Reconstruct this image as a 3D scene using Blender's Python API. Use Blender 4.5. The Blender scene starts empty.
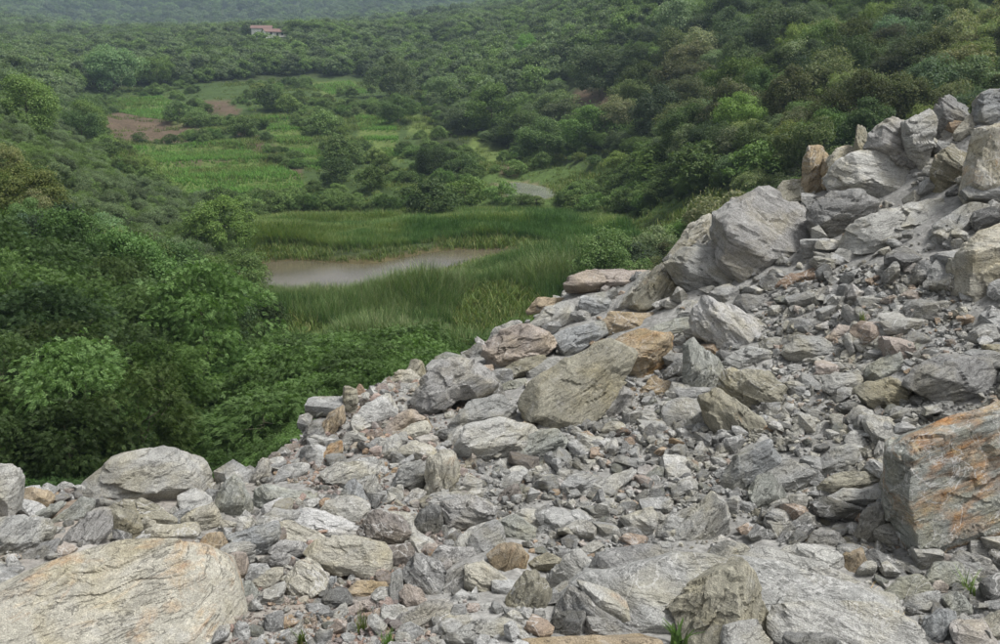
import bpy, bmesh, math, random
import numpy as np
from mathutils import Matrix, Vector

scene = bpy.context.scene
R_ = math.radians
rng = np.random.default_rng(7)
random.seed(7)

# ------------------------------------------------------------------ camera, sky, sun, exposure
F = 960.0                       # focal length in photograph pixels (photo 1000 x 644)
PITCH = R_(14.0)
CZ = 22.0                       # camera height over the pond level
cam_d = bpy.data.cameras.new('camera')
cam_d.sensor_fit = 'HORIZONTAL'
cam_d.sensor_width = 36.0
cam_d.lens = F / 1000.0 * 36.0
cam_d.clip_start = 0.1
cam_d.clip_end = 8000
cam = bpy.data.objects.new('camera', cam_d)
scene.collection.objects.link(cam)
cam.location = (0, 0, CZ)
cam.rotation_euler = (math.pi / 2 - PITCH, 0, 0)
scene.camera = cam

SUN_EL, SUN_AZ = R_(64), R_(100)     # azimuth measured from +Y (view direction) towards +X
world = bpy.data.worlds.new('World')
scene.world = world
world.use_nodes = True
wn = world.node_tree.nodes
wl = world.node_tree.links
wn.clear()
w_sky = wn.new('ShaderNodeTexSky')
w_sky.sky_type = 'NISHITA'
w_sky.sun_disc = False
w_sky.sun_elevation = SUN_EL
w_sky.sun_rotation = SUN_AZ
w_sky.dust_density = 4.0
w_hsv = wn.new('ShaderNodeHueSaturation')
w_hsv.inputs['Saturation'].default_value = 0.16     # overcast: a grey sky
w_bg = wn.new('ShaderNodeBackground')
w_bg.inputs['Strength'].default_value = 0.10
w_out = wn.new('ShaderNodeOutputWorld')
wl.new(w_sky.outputs['Color'], w_hsv.inputs['Color'])
wl.new(w_hsv.outputs['Color'], w_bg.inputs['Color'])
wl.new(w_bg.outputs['Background'], w_out.inputs['Surface'])

sun_d = bpy.data.lights.new('sun', 'SUN')
sun_d.energy = 2.2
sun_d.angle = R_(12)
sun_d.color = (1.0, 0.985, 0.955)
sun = bpy.data.objects.new('sun', sun_d)
scene.collection.objects.link(sun)
_sd = Vector((math.sin(SUN_AZ) * math.cos(SUN_EL), math.cos(SUN_AZ) * math.cos(SUN_EL), math.sin(SUN_EL)))
sun.rotation_euler = _sd.to_track_quat('Z', 'Y').to_euler()

vs = scene.view_settings
vs.view_transform = 'Standard'
vs.look = 'None'
vs.exposure = 0.72
vs.gamma = 1.0
vs.use_curve_mapping = False
scene.cycles.use_denoising = True
scene.cycles.max_bounces = 6
scene.cycles.diffuse_bounces = 3
scene.cycles.transmission_bounces = 3
scene.cycles.volume_bounces = 0
scene.cycles.caustics_reflective = False
scene.cycles.caustics_refractive = False

# ------------------------------------------------------------------ view geometry helpers
CP, SP = math.cos(PITCH), math.sin(PITCH)
AX_R = np.array([1.0, 0, 0])
AX_U = np.array([0, SP, CP])
AX_F = np.array([0, CP, -SP])
CAMP = np.array([0, 0, CZ])

def ray(px, py):
    return AX_F + AX_R * ((px - 500) / F) + AX_U * (-(py - 322) / F)

def at_y(px, py, y):            # the point of a sight line at ground distance y
    d = ray(px, py)
    return CAMP + d * (y / d[1])

def project(P):
    P = np.asarray(P, float) - CAMP
    dep = P @ AX_F
    dep = np.where(np.abs(dep) < 1e-6, 1e-6, dep)
    return 500 + F * (P @ AX_R) / dep, 322 - F * (P @ AX_U) / dep, dep

def in_poly(x, y, poly):
    x = np.asarray(x); y = np.asarray(y)
    r = np.zeros(x.shape, bool)
    n = len(poly); j = n - 1
    for i in range(n):
        xi, yi = poly[i]; xj, yj = poly[j]
        if yi != yj:
            c = ((yi > y) != (yj > y)) & (x < (xj - xi) * (y - yi) / (yj - yi) + xi)
            r ^= c
        j = i
    return r

# ------------------------------------------------------------------ noise
def _hash(ix, iy, iz, seed):
    h = (ix.astype(np.uint32) * np.uint32(374761393) + iy.astype(np.uint32) * np.uint32(668265263)
         + iz.astype(np.uint32) * np.uint32(2147483647) + np.uint32((seed * 1274126177) & 0xFFFFFFFF))
    h = (h ^ (h >> np.uint32(13))) * np.uint32(1274126177)
    h = (h ^ (h >> np.uint32(16))) * np.uint32(2246822519)
    h ^= h >> np.uint32(15)
    return (h & np.uint32(0xFFFFFF)).astype(np.float64) / 8388607.5 - 1.0

def vnoise(p, seed=0):
    p = np.asarray(p, float)
    i = np.floor(p).astype(np.int64)
    f = p - i
    f = f * f * f * (f * (f * 6 - 15) + 10)
    o = 0
    for dx in (0, 1):
        wx = f[:, 0] if dx else 1 - f[:, 0]
        for dy in (0, 1):
            wy = f[:, 1] if dy else 1 - f[:, 1]
            for dz in (0, 1):
                wz = f[:, 2] if dz else 1 - f[:, 2]
                o = o + wx * wy * wz * _hash(i[:, 0] + dx, i[:, 1] + dy, i[:, 2] + dz, seed)
    return o

def fbm(p, octs=4, seed=0, gain=0.5):
    a, s, o = 1.0, 0.0, 0
    p = np.asarray(p, float)
    for k in range(octs):
        o = o + a * vnoise(p, seed + k * 17)
        s += a; a *= gain
        p = p * 2.03 + 11.7
    return o / s

def noise2(x, y, scale, octs=4, seed=0):
    x = np.asarray(x, float); y = np.asarray(y, float)
    return fbm(np.stack([x.ravel() * scale, y.ravel() * scale, np.zeros(x.size)], 1), octs, seed).reshape(x.shape)

# ------------------------------------------------------------------ thin plate spline
class TPS:
    def __init__(self, X, v, lam=1e-3):
        X = np.asarray(X, float); v = np.asarray(v, float)
        n = len(X)
        K = self.k(np.linalg.norm(X[:, None] - X[None], axis=2)) + lam * np.eye(n)
        P = np.hstack([np.ones((n, 1)), X])
        A = np.zeros((n + 3, n + 3))
        A[:n, :n] = K; A[:n, n:] = P; A[n:, :n] = P.T
        s = np.linalg.solve(A, np.concatenate([v, np.zeros(3)]))
        self.X, self.w, self.a = X, s[:n], s[n:]
    @staticmethod
    def k(r):
        return np.where(r > 1e-9, r * r * np.log(np.maximum(r, 1e-9)), 0)
    def __call__(self, Q):
        Q = np.asarray(Q, float)
        out = np.empty(len(Q))
        for s in range(0, len(Q), 20000):
            q = Q[s:s + 20000]
            r = np.linalg.norm(q[:, None] - self.X[None], axis=2)
            out[s:s + 20000] = self.k(r) @ self.w + self.a[0] + q @ self.a[1:]
        return out

# ------------------------------------------------------------------ the lie of the land
ROCK_CP = [(0,644,7.5),(250,644,7.3),(500,644,7.0),(750,644,6.9),(1000,644,6.8),(0,540,9.4),(250,540,9.4),(500,540,9.5),
    (750,540,9.1),(1000,540,8.5),(0,490,11),(150,500,11),(300,470,11.7),(500,460,11.5),(750,470,10.6),(1000,470,9.5),
    (400,400,14.7),(600,400,13.3),(800,400,12),(1000,400,10.6),(500,340,17.6),(650,330,15.9),(800,330,14),(1000,330,12),
    (600,285,18.9),(700,270,17.2),(850,270,15),(1000,270,13.2),(750,225,18.9),(880,200,17),(1000,200,14.8),
    (820,185,19.6),(900,140,19),(1000,110,17.2)]
CREST = [(-120,505,12.2),(0,490,12.2),(60,480,12.4),(150,480,12.9),(230,476,12.9),(270,448,13.5),(300,425,13.9),(345,390,15),(400,372,16.6),
    (440,356,17.6),(480,338,18.6),(520,315,19.6),(565,284,20.6),(610,276,21),(650,262,21.2),(720,230,21.4),(790,195,21.4),(860,158,21),
    (940,122,20.4),(1010,105,19.4),(1120,70,18)]
_rp = np.array([at_y(*c) for c in ROCK_CP])
_rp = np.vstack([_rp, [(-8, 6, CZ-4.6), (-9, 12, CZ-4.9), (0, 3, CZ-4.2), (5, 3, CZ-3.9), (-5, 3, CZ-4.5), (12, 9, CZ-2.2), (14, 15, CZ+0.4), (9, 5, CZ-3.2)]])
rock_tps = TPS(_rp[:, :2], _rp[:, 2], 0.02)
def _crest_point(px, py):
    d = ray(px, py + 9)
    ys = np.geomspace(8, 30, 700)
    z = rock_tps(np.stack([d[0] / d[1] * ys, ys], -1))
    below = CZ + d[2] / d[1] * ys < z
    y = ys[below.argmax()] if below.any() else 20.0
    return at_y(px, py + 9, min(y, 21.5))
_cr = np.array([_crest_point(a, b) for a, b, c in CREST])
_cu = _cr[:, 0] / (_cr[:, 1] + 6)
_cy = _cr[:, 1]

# (px, py, distance, how far the ground lies under that sight line) for the valley
VAL_CP = [
    # near slope on the left, below the pile
    (75,395,30,4.2),(-60,395,30,4.5),(200,400,34,3.5),(260,440,27,1.6),(330,400,34,1.5),(400,372,42,1.5),(450,350,55,1.5),
    (20,300,44,4.5),(-80,300,44,4.5),(130,290,52,4.5),(220,300,58,4.0),(330,345,66,1.8),(300,330,74,1.5),(400,335,78,1.5),
    (30,210,68,4.5),(-90,200,68,4.5),(120,230,74,4.5),(215,240,86,4.5),
    (20,130,100,4.5),(-100,110,100,4.5),(110,180,122,4.0),(60,130,150,4),(-60,60,170,4),
    # pond level and banks
    (270,265,117,0.0),(300,282,106,0.0),(400,270,114,0.0),(510,255,124,0.3),(350,310,88,1.0),(480,300,93,1.0),(560,270,112,0.8),
    (300,236,137,1.0),(400,232,139,1.0),(500,228,140,1.5),(600,235,130,1.5),
    # terraces and fields
    (200,200,172,0.2),(280,205,165,0.2),(350,200,170,0.2),(150,150,240,0.2),(250,160,225,0.2),(350,160,226,0.3),(450,185,188,0.5),
    (120,110,322,0.2),(200,105,330,0.2),(320,100,330,0.5),(450,120,275,1.0),(420,150,235,1.0),(530,190,184,0.0),(560,170,196,0.5),
    (620,205,150,0.8),
    # rise behind the fields and the far hills
    (300,72,400,4),(120,72,400,4),(0,70,330,4),(420,62,420,4),(265,37,560,0),(100,35,620,4),(400,25,640,4),(-100,20,600,4),
    (50,8,1500,4),(300,-4,1700,4),(200,8,1500,4),(540,14,1900,4),(430,-26,1900,4),(620,-40,1900,4),(-100,-50,1900,4),(250,-40,2100,4),(150,34,900,6),(350,26,900,6),
    # wooded hill on the right
    (560,110,255,4),(560,35,380,4),(480,70,360,4),(620,150,180,3.5),(700,110,150,4),(760,190,105,3.5),(680,185,125,3),(900,70,135,4),
    (1000,20,165,4),(1100,20,140,4),(820,40,190,4),(700,40,240,4),(900,0,230,4),(700,-25,330,4),(1100,-80,300,4),(900,-80,420,4),(620,-10,430,4),
]
_vp = np.array([at_y(a, b, c) - np.array([0, 0, d]) for a, b, c, d in VAL_CP])
_vp = np.vstack([_vp, [(-6, 3, CZ-12), (6, 3, CZ-12), (-9, 15, CZ-11), (0, 18, CZ-13), (8, 18, CZ-14), (16, 16, CZ-12), (10, 40, CZ-20),
                       (22, 40, CZ-19), (40, 60, CZ-17), (0, 60, CZ-21), (25, 75, CZ-19), (10, 85, CZ-21.5), (-16, 20, CZ-12)]])
def _vc(x, y):
    return np.stack([2.6 * x / (y + 6), np.log(np.maximum(y, -5) + 6)], -1)
val_tps = TPS(_vc(_vp[:, 0], _vp[:, 1]), _vp[:, 2], 0.004)

POND = [(250,272),(262,262),(300,260),(340,263),(372,264),(400,258),(430,252),(470,249),(520,248),(526,252),(500,259),(465,266),(430,279),(385,286),(340,297),(300,299),(258,292)]
POOL = [(496,185),(518,182),(550,188),(558,197),(532,201),(508,197)]
def ground_at(px, py, z):
    d = ray(px, py)
    return CAMP + d * ((z - CZ) / d[2])
POND_Z = 0.35
_pool_c = at_y(528, 191, 184)
POOL_Z = _pool_c[2] - 0.1
POND_W = [tuple(ground_at(a, b, POND_Z)[:2]) for a, b in POND]
POOL_W = [tuple(ground_at(a, b, POOL_Z)[:2]) for a, b in POOL]

def poly_dist(x, y, poly):      # signed distance, negative inside
    d = np.full(np.shape(x), 1e9)
    for i in range(len(poly)):
        x0, y0 = poly[i]; x1, y1 = poly[(i + 1) % len(poly)]
        ex, ey = x1 - x0, y1 - y0
        t = np.clip(((x - x0) * ex + (y - y0) * ey) / (ex * ex + ey * ey + 1e-9), 0, 1)
        d = np.minimum(d, np.hypot(x - x0 - t * ex, y - y0 - t * ey))
    return np.where(in_poly(x, y, poly), -d, d)

def pile_z(x, y):
    u = x / (y + 6)
    yc = np.interp(u, _cu, _cy)
    yy = np.minimum(y, yc)
    xx = u * (yy + 6)
    z = rock_tps(np.stack([xx, yy], -1))
    return z - np.maximum(y - yc, 0) * 0.95

def smooth(a, b, t):
    t = np.clip((t - a) / (b - a), 0, 1)
    return t * t * (3 - 2 * t)

def ground_z(x, y, detail=True, parts=False):
    x = np.asarray(x, float).ravel(); y = np.asarray(y, float).ravel()
    v = val_tps(_vc(x, y))
    if detail:
        v = v + noise2(x, y, 0.05, 3, 3) * 0.9 * smooth(10, 60, y) + noise2(x, y, 0.4, 2, 5) * 0.10
        v = v + noise2(x, y, 0.011, 3, 9) * 5.0 * smooth(250, 600, y)
    # stepped terraces on the fields
    wt = smooth(140, 160, y) * smooth(360, 320, y) * smooth(0.30, 0.22, x / (y + 6)) * smooth(-0.50, -0.43, x / (y + 6))
    if (wt > 0).any():
        q = (v + 1.5 * noise2(x, y, 0.02, 2, 15)) / 2.3
        fr = q - np.floor(q)
        v = v + wt * 2.3 * (0.25 * fr + 0.75 * smooth(0.78, 1.0, fr) - fr)
    dp = poly_dist(x, y, POND_W)
    near_p = smooth(26, 4, dp)
    v = np.where(y > 60, v * (1 - near_p) + near_p * (POND_Z + 0.05 + np.clip(dp, -4, 12) * 0.16), v)
    dq = poly_dist(x, y, POOL_W)
    near_q = smooth(8, 1, dq)
    v = np.where(y > 140, v * (1 - near_q) + near_q * (POOL_Z + np.clip(dq, -2, 5) * 0.12), v)
    p = np.full(x.shape, -1e3)
    m = y < 60
    if m.any():
        p[m] = pile_z(x[m], y[m])
        if detail:
            p[m] += noise2(x[m], y[m], 1.3, 4, 21) * 0.16
    k = 0.5
    h = np.clip(0.5 + 0.5 * (p - v) / k, 0, 1)
    z = v * (1 - h) + p * h + k * h * (1 - h)
    if parts:
        return z, h
    return z

def hit_ground(px, py, y0=4.0, y1=60.0, n=260):
    px = np.atleast_1d(np.asarray(px, float)); py = np.atleast_1d(np.asarray(py, float))
    ys = np.geomspace(y0, y1, n)
    d = AX_F[None] + AX_R[None] * ((px - 500) / F)[:, None] + AX_U[None] * (-(py - 322) / F)[:, None]
    best = np.full(len(px), np.nan)
    for s in range(0, len(px), 200):
        q = d[s:s + 200]
        t = ys[None] / q[:, 1:2]
        X = q[:, 0:1] * t; Z = CZ + q[:, 2:3] * t
        Y = np.broadcast_to(ys[None], X.shape)
        g = ground_z(X, Y, detail=False).reshape(X.shape)
        below = Z < g
        i = np.where(below.any(1), below.argmax(1), n - 1)
        best[s:s + 200] = ys[i]
    t = best / d[:, 1]
    return CAMP[None] + d * t[:, None]

_lx, _ly = np.arange(-120, 1321, 10.0), np.arange(70, 721, 5.0)
_LUT = None
def near_y(px, py):             # the same, looked up, for the many small stones of the pile
    global _LUT
    if _LUT is None:
        gx, gy = np.meshgrid(_lx, _ly)
        _LUT = hit_ground(gx.ravel(), gy.ravel(), 5.0, 34.0, 90)[:, 1].reshape(gx.shape)
    px = np.asarray(px, float); py = np.asarray(py, float)
    fx = np.clip((px - _lx[0]) / 10, 0, len(_lx) - 1.001); fy = np.clip((py - _ly[0]) / 5, 0, len(_ly) - 1.001)
    i, j = fx.astype(int), fy.astype(int); u, v = fx - i, fy - j
    y = (_LUT[j, i] * (1 - u) + _LUT[j, i + 1] * u) * (1 - v) + (_LUT[j + 1, i] * (1 - u) + _LUT[j + 1, i + 1] * u) * v
    d = AX_F[None] + AX_R[None] * ((px - 500) / F)[:, None] + AX_U[None] * (-(py - 322) / F)[:, None]
    return CAMP[None] + d * (y / d[:, 1])[:, None]

# ------------------------------------------------------------------ mesh / object helpers
COL = scene.collection
def mesh_from(name, V, faces, mat=None, smooth_shade=True):
    """faces: an (n,3) or (n,4) integer array"""
    V = np.ascontiguousarray(V, np.float32)
    faces = np.ascontiguousarray(faces, np.int32)
    me = bpy.data.meshes.new(name)
    k = faces.shape[1]
    me.vertices.add(len(V)); me.vertices.foreach_set('co', V.ravel())
    me.loops.add(faces.size); me.loops.foreach_set('vertex_index', faces.ravel())
    me.polygons.add(len(faces))
    me.polygons.foreach_set('loop_start', np.arange(0, faces.size, k, dtype=np.int32))
    me.polygons.foreach_set('loop_total', np.full(len(faces), k, np.int32))
    me.polygons.foreach_set('use_smooth', np.full(len(faces), smooth_shade, bool))
    me.update(calc_edges=True)
    me.validate()
    if mat is not None:
        me.materials.append(mat)
    return me

def link(name, me, parent=None, label=None, cat=None, group=None, kind=None, loc=None):
    o = bpy.data.objects.new(name, me)
    COL.objects.link(o)
    if parent is not None:
        o.parent = parent
    if loc is not None:
        o.location = loc
    if label: o['label'] = label
    if cat: o['category'] = cat
    if group: o['group'] = group
    if kind: o['kind'] = kind
    return o

# ------------------------------------------------------------------ material helpers
class NT:
    def __init__(self, name):
        self.m = bpy.data.materials.new(name)
        self.m.use_nodes = True
        self.t = self.m.node_tree
        self.t.nodes.clear()
        self.out = self.t.nodes.new('ShaderNodeOutputMaterial')
    def n(self, typ, **kw):
        nd = self.t.nodes.new(typ)
        for k, v in kw.items():
            if k in nd.inputs.keys():
                nd.inputs[k].default_value = v
            else:
                setattr(nd, k, v)
        return nd
    def l(self, a, b):
        self.t.links.new(a, b)
    def noise(self, vec, scale, detail=4, rough=0.55, dist=0.0):
        nd = self.n('ShaderNodeTexNoise')
        nd.inputs['Scale'].default_value = scale
        nd.inputs['Detail'].default_value = detail
        nd.inputs['Roughness'].default_value = rough
        nd.inputs['Distortion'].default_value = dist
        if vec is not None: self.l(vec, nd.inputs['Vector'])
        return nd.outputs['Fac']
    def ramp(self, fac, stops):
        nd = self.n('ShaderNodeValToRGB')
        e = nd.color_ramp.elements
        while len(e) < len(stops): e.new(0.5)
        for i, (p, c) in enumerate(stops):
            e[i].position = p
            e[i].color = (c, c, c, 1) if not hasattr(c, '__len__') else (*c, 1)
        self.l(fac, nd.inputs['Fac'])
        return nd.outputs['Color']
    def mix(self, fac, a, b, mode='MIX'):
        nd = self.n('ShaderNodeMix', data_type='RGBA', blend_type=mode)
        for s, v in ((nd.inputs[0], fac), (nd.inputs[6], a), (nd.inputs[7], b)):
            if isinstance(v, (int, float)): s.default_value = v
            elif isinstance(v, tuple): s.default_value = (*v, 1) if len(v) == 3 else v
            else: self.l(v, s)
        return nd.outputs[2]
    def math(self, op, a, b=None, c=None):
        nd = self.n('ShaderNodeMath', operation=op)
        for i, v in enumerate((a, b, c)):
            if v is None: continue
            if isinstance(v, (int, float)): nd.inputs[i].default_value = v
            else: self.l(v, nd.inputs[i])
        return nd.outputs[0]
    def bsdf(self, color, rough=0.85, bump=None, bstr=0.5, bdist=0.02, spec=0.3):
        b = self.n('ShaderNodeBsdfPrincipled')
        if isinstance(color, tuple): b.inputs['Base Color'].default_value = (*color, 1)
        else: self.l(color, b.inputs['Base Color'])
        if isinstance(rough, (int, float)): b.inputs['Roughness'].default_value = rough
        else: self.l(rough, b.inputs['Roughness'])
        b.inputs['Specular IOR Level'].default_value = spec
        if bump is not None:
            bp = self.n('ShaderNodeBump')
            bp.inputs['Strength'].default_value = bstr
            bp.inputs['Distance'].default_value = bdist
            self.l(bump, bp.inputs['Height'])
            self.l(bp.outputs['Normal'], b.inputs['Normal'])
        return b
    def done(self, shader):
        self.l(shader, self.out.inputs['Surface'])
        return self.m

def simple_mat(name, color, rough=0.8, var=0.15, scale=8.0, spec=0.3):
    t = NT(name)
    tc = t.n('ShaderNodeTexCoord')
    f = t.noise(tc.outputs['Object'], scale, 5)
    k = t.ramp(f, [(0.3, 1 - var), (0.7, 1 + var)])
    c = t.mix(1.0, color, k, 'MULTIPLY')
    b = t.bsdf(c, rough, f, 0.3, 0.02, spec)
    return t.done(b.outputs[0])

def rock_material(name, island=False, palette=None):
    t = NT(name)
    tc = t.n('ShaderNodeTexCoord')
    oi = t.n('ShaderNodeObjectInfo')
    vec = tc.outputs['Object']
    off = t.n('ShaderNodeVectorMath', operation='ADD')
    t.l(vec, off.inputs[0])
    cmb = t.n('ShaderNodeCombineXYZ')
    r100 = t.math('MULTIPLY', oi.outputs['Random'], 100.0)
    rnd0 = t.math('FRACT', t.math('MULTIPLY', oi.outputs['Random'], 53.3))
    t.l(r100, cmb.inputs[0]); t.l(r100, cmb.inputs[1])
    t.l(cmb.outputs[0], off.inputs[1])
    P = off.outputs[0]
    # bedding runs across local Z
    mp = t.n('ShaderNodeMapping'); mp.inputs['Scale'].default_value = (1.0, 1.0, 5.0)
    t.l(P, mp.inputs['Vector'])
    band = t.noise(mp.outputs['Vector'], 2.6, 9, 0.68, 0.35)
    mp2 = t.n('ShaderNodeMapping'); mp2.inputs['Scale'].default_value = (1.0, 1.0, 1.8)
    t.l(P, mp2.inputs['Vector'])
    gsc = t.math('ADD', t.math('MULTIPLY', rnd0, 26.0), 16.0)
    grain = t.noise(mp2.outputs['Vector'], 34.0, 5, 0.75)
    t.l(gsc, grain.node.inputs['Scale'])
    speck = t.noise(P, 95.0, 2, 0.6)
    large = t.noise(P, 1.7, 4, 0.6, 0.4)
    patch = t.noise(P, 3.6, 5, 0.6, 0.6)
    if island:
        gi = t.n('ShaderNodeNewGeometry')
        base = t.ramp(gi.outputs['Random Per Island'], palette)
    else:
        base = oi.outputs['Color']
    rnd2 = t.math('FRACT', t.math('MULTIPLY', oi.outputs['Random'], 37.7))
    banded = t.mix(1.0, base, t.ramp(band, [(0.30, 0.62), (0.46, 0.94), (0.56, 1.05), (0.72, 1.36)]), 'MULTIPLY')
    blotch = t.mix(1.0, base, t.ramp(patch, [(0.32, 0.72), (0.5, 0.98), (0.68, 1.28)]), 'MULTIPLY')
    c = t.mix(rnd2, blotch, banded)
    # weathering: olive lichen tone and a cool mauve tone in big soft patches
    c = t.mix(t.math('MULTIPLY', t.ramp(large, [(0.46, 0.0), (0.66, 1.0)]), 0.55), c, t.mix(1.0, c, (0.98, 0.90, 0.66), 'MULTIPLY'))
    c = t.mix(t.math('MULTIPLY', t.ramp(large, [(0.30, 1.0), (0.48, 0.0)]), 0.4), c, t.mix(1.0, c, (0.97, 0.985, 0.97), 'MULTIPLY'))
    # iron stain, as much of it as the object's alpha says
    if not island:
        thr = t.math('SUBTRACT', 0.70, t.math('MULTIPLY', oi.outputs['Alpha'], 0.24))
        mpr = t.n('ShaderNodeMapping'); mpr.inputs['Scale'].default_value = (0.9, 0.9, 2.6)
        t.l(P, mpr.inputs['Vector'])
        stain = t.noise(mpr.outputs['Vector'], 1.5, 7, 0.66, 0.8)
        rf = t.math('MULTIPLY', t.math('SUBTRACT', t.math('ADD', t.math('MULTIPLY', stain, 0.8), t.math('MULTIPLY', patch, 0.2)), thr), 6.0)
        rf.node.use_clamp = True
        rc = t.ramp(patch, [(0.34, (0.19, 0.085, 0.035)), (0.50, (0.38, 0.19, 0.07)), (0.66, (0.46, 0.32, 0.16))])
        rc = t.mix(1.0, rc, t.ramp(band, [(0.3, 0.6), (0.7, 1.35)]), 'MULTIPLY')
        c = t.mix(t.math('MULTIPLY', rf, 0.88), c, rc)
    c = t.mix(1.0, c, t.ramp(grain, [(0.28, 0.58), (0.45, 0.92), (0.58, 1.08), (0.74, 1.6)]), 'MULTIPLY')
    c = t.mix(1.0, c, t.ramp(speck, [(0.30, 0.72), (0.5, 1.0), (0.70, 1.34)]), 'MULTIPLY')
    # dusty pale patches and a few quartz veins
    dustf = t.ramp(t.noise(P, 6.5, 6, 0.7, 0.8), [(0.55, 0.0), (0.70, 1.0)])
    c = t.mix(t.math('MULTIPLY', dustf, 0.45), c, (0.50, 0.49, 0.46))
    vein = t.ramp(t.math('ABSOLUTE', t.math('SUBTRACT', t.noise(P, 1.9, 5, 0.55, 1.2), 0.5)), [(0.0, 1.0), (0.010, 0.0)])
    vsel = t.ramp(rnd2, [(0.55, 0.0), (0.75, 0.75)])
    c = t.mix(t.math('MULTIPLY', vein, vsel), c, (0.62, 0.61, 0.59))
    # thin dark partings along the bedding
    mp3 = t.n('ShaderNodeMapping'); mp3.inputs['Scale'].default_value = (1.0, 1.0, 9.0)
    t.l(P, mp3.inputs['Vector'])
    part = t.noise(mp3.outputs['Vector'], 1.5, 6, 0.6, 0.5)
    crack = t.ramp(t.math('ABSOLUTE', t.math('SUBTRACT', part, 0.5)), [(0.0, 0.0), (0.012, 1.0)])
    c = t.mix(1.0, c, t.math('ADD', t.math('MULTIPLY', crack, 0.38), 0.62), 'MULTIPLY')
    h = t.math('ADD', t.math('MULTIPLY', band, t.math('ADD', t.math('MULTIPLY', rnd2, 0.7), 0.3)), t.math('MULTIPLY', grain, 0.6))
    h = t.math('ADD', h, t.math('MULTIPLY', crack, 0.22))
    h = t.math('ADD', h, t.math('MULTIPLY', speck, 0.16))
    b = t.bsdf(c, 0.88, h, 0.95, 0.045, 0.22)
    return t.done(b.outputs[0])

MAT_ROCK = rock_material('rock_surface')
MAT_SCREE = rock_material('grey_scree', True, [(0.0, (0.19, 0.19, 0.185)), (0.2, (0.27, 0.27, 0.26)), (0.45, (0.33, 0.33, 0.32)), (0.7, (0.36, 0.35, 0.315)), (0.88, (0.43, 0.43, 0.42)), (0.96, (0.33, 0.27, 0.23)), (1.0, (0.34, 0.26, 0.18))])
MAT_SCREE_PINK = rock_material('pinkish_scree', True, [(0.0, (0.19, 0.17, 0.16)), (0.25, (0.30, 0.25, 0.23)), (0.5, (0.34, 0.33, 0.30)), (0.7, (0.40, 0.34, 0.31)), (0.9, (0.33, 0.24, 0.20)), (1.0, (0.36, 0.27, 0.19))])

# ------------------------------------------------------------------ ground: one sheet from the camera's feet to the ridges
def ground_material():
    t = NT('ground_soil_and_grass')
    tc = t.n('ShaderNodeTexCoord')
    P = tc.outputs['Object']
    at = t.n('ShaderNodeAttribute', attribute_name='tint')
    n1 = t.noise(P, 1.1, 8, 0.65)
    n2 = t.noise(P, 14.0, 6, 0.7)
    n3 = t.noise(P, 0.12, 5, 0.6)
    c = t.mix(1.0, at.outputs['Color'], t.ramp(n1, [(0.3, 0.65), (0.7, 1.35)]), 'MULTIPLY')
    c = t.mix(1.0, c, t.ramp(n3, [(0.3, 0.75), (0.7, 1.25)]), 'MULTIPLY')
    c = t.mix(1.0, c, t.ramp(n2, [(0.28, 0.55), (0.5, 1.0), (0.72, 1.5)]), 'MULTIPLY')
    h = t.math('ADD', n1, t.math('MULTIPLY', n2, 0.6))
    b = t.bsdf(c, 0.95, h, 0.8, 0.05, 0.1)
    return t.done(b.outputs[0])

SOIL_PX = [[(95,120),(118,112),(150,116),(205,130),(185,143),(130,142),(100,135)],
           [(195,98),(222,100),(245,112),(232,120),(205,110)],
           [(572,90),(612,90),(616,106),(580,107)],
           [(496,164),(522,164),(518,176),(500,175)],
           [(235,132),(262,140),(300,172),(308,180),(296,180),(258,150)],
           [(255,212),(345,206),(330,212),(262,217)],
           [(118,158),(230,152),(228,160),(130,165)]]
FIELD_PX = [[(112,100),(160,96),(200,112),(175,124),(112,112)],
            [(105,142),(185,146),(230,140),(300,175),(322,205),(248,205),(180,192),(120,170)],
            [(248,112),(290,122),(330,158),(318,172),(290,158)],
            [(310,84),(350,80),(372,92),(330,95)], [(352,112),(395,120),(402,160),(372,160)],
            [(405,110),(440,125),(432,140),(405,135)], [(470,135),(505,152),(495,165),(465,155)]]
MEADOW_PX = [[(420,170),(500,150),(560,165),(640,160),(690,205),(610,235),(500,225),(420,215),(340,215),(330,195)]]

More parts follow.
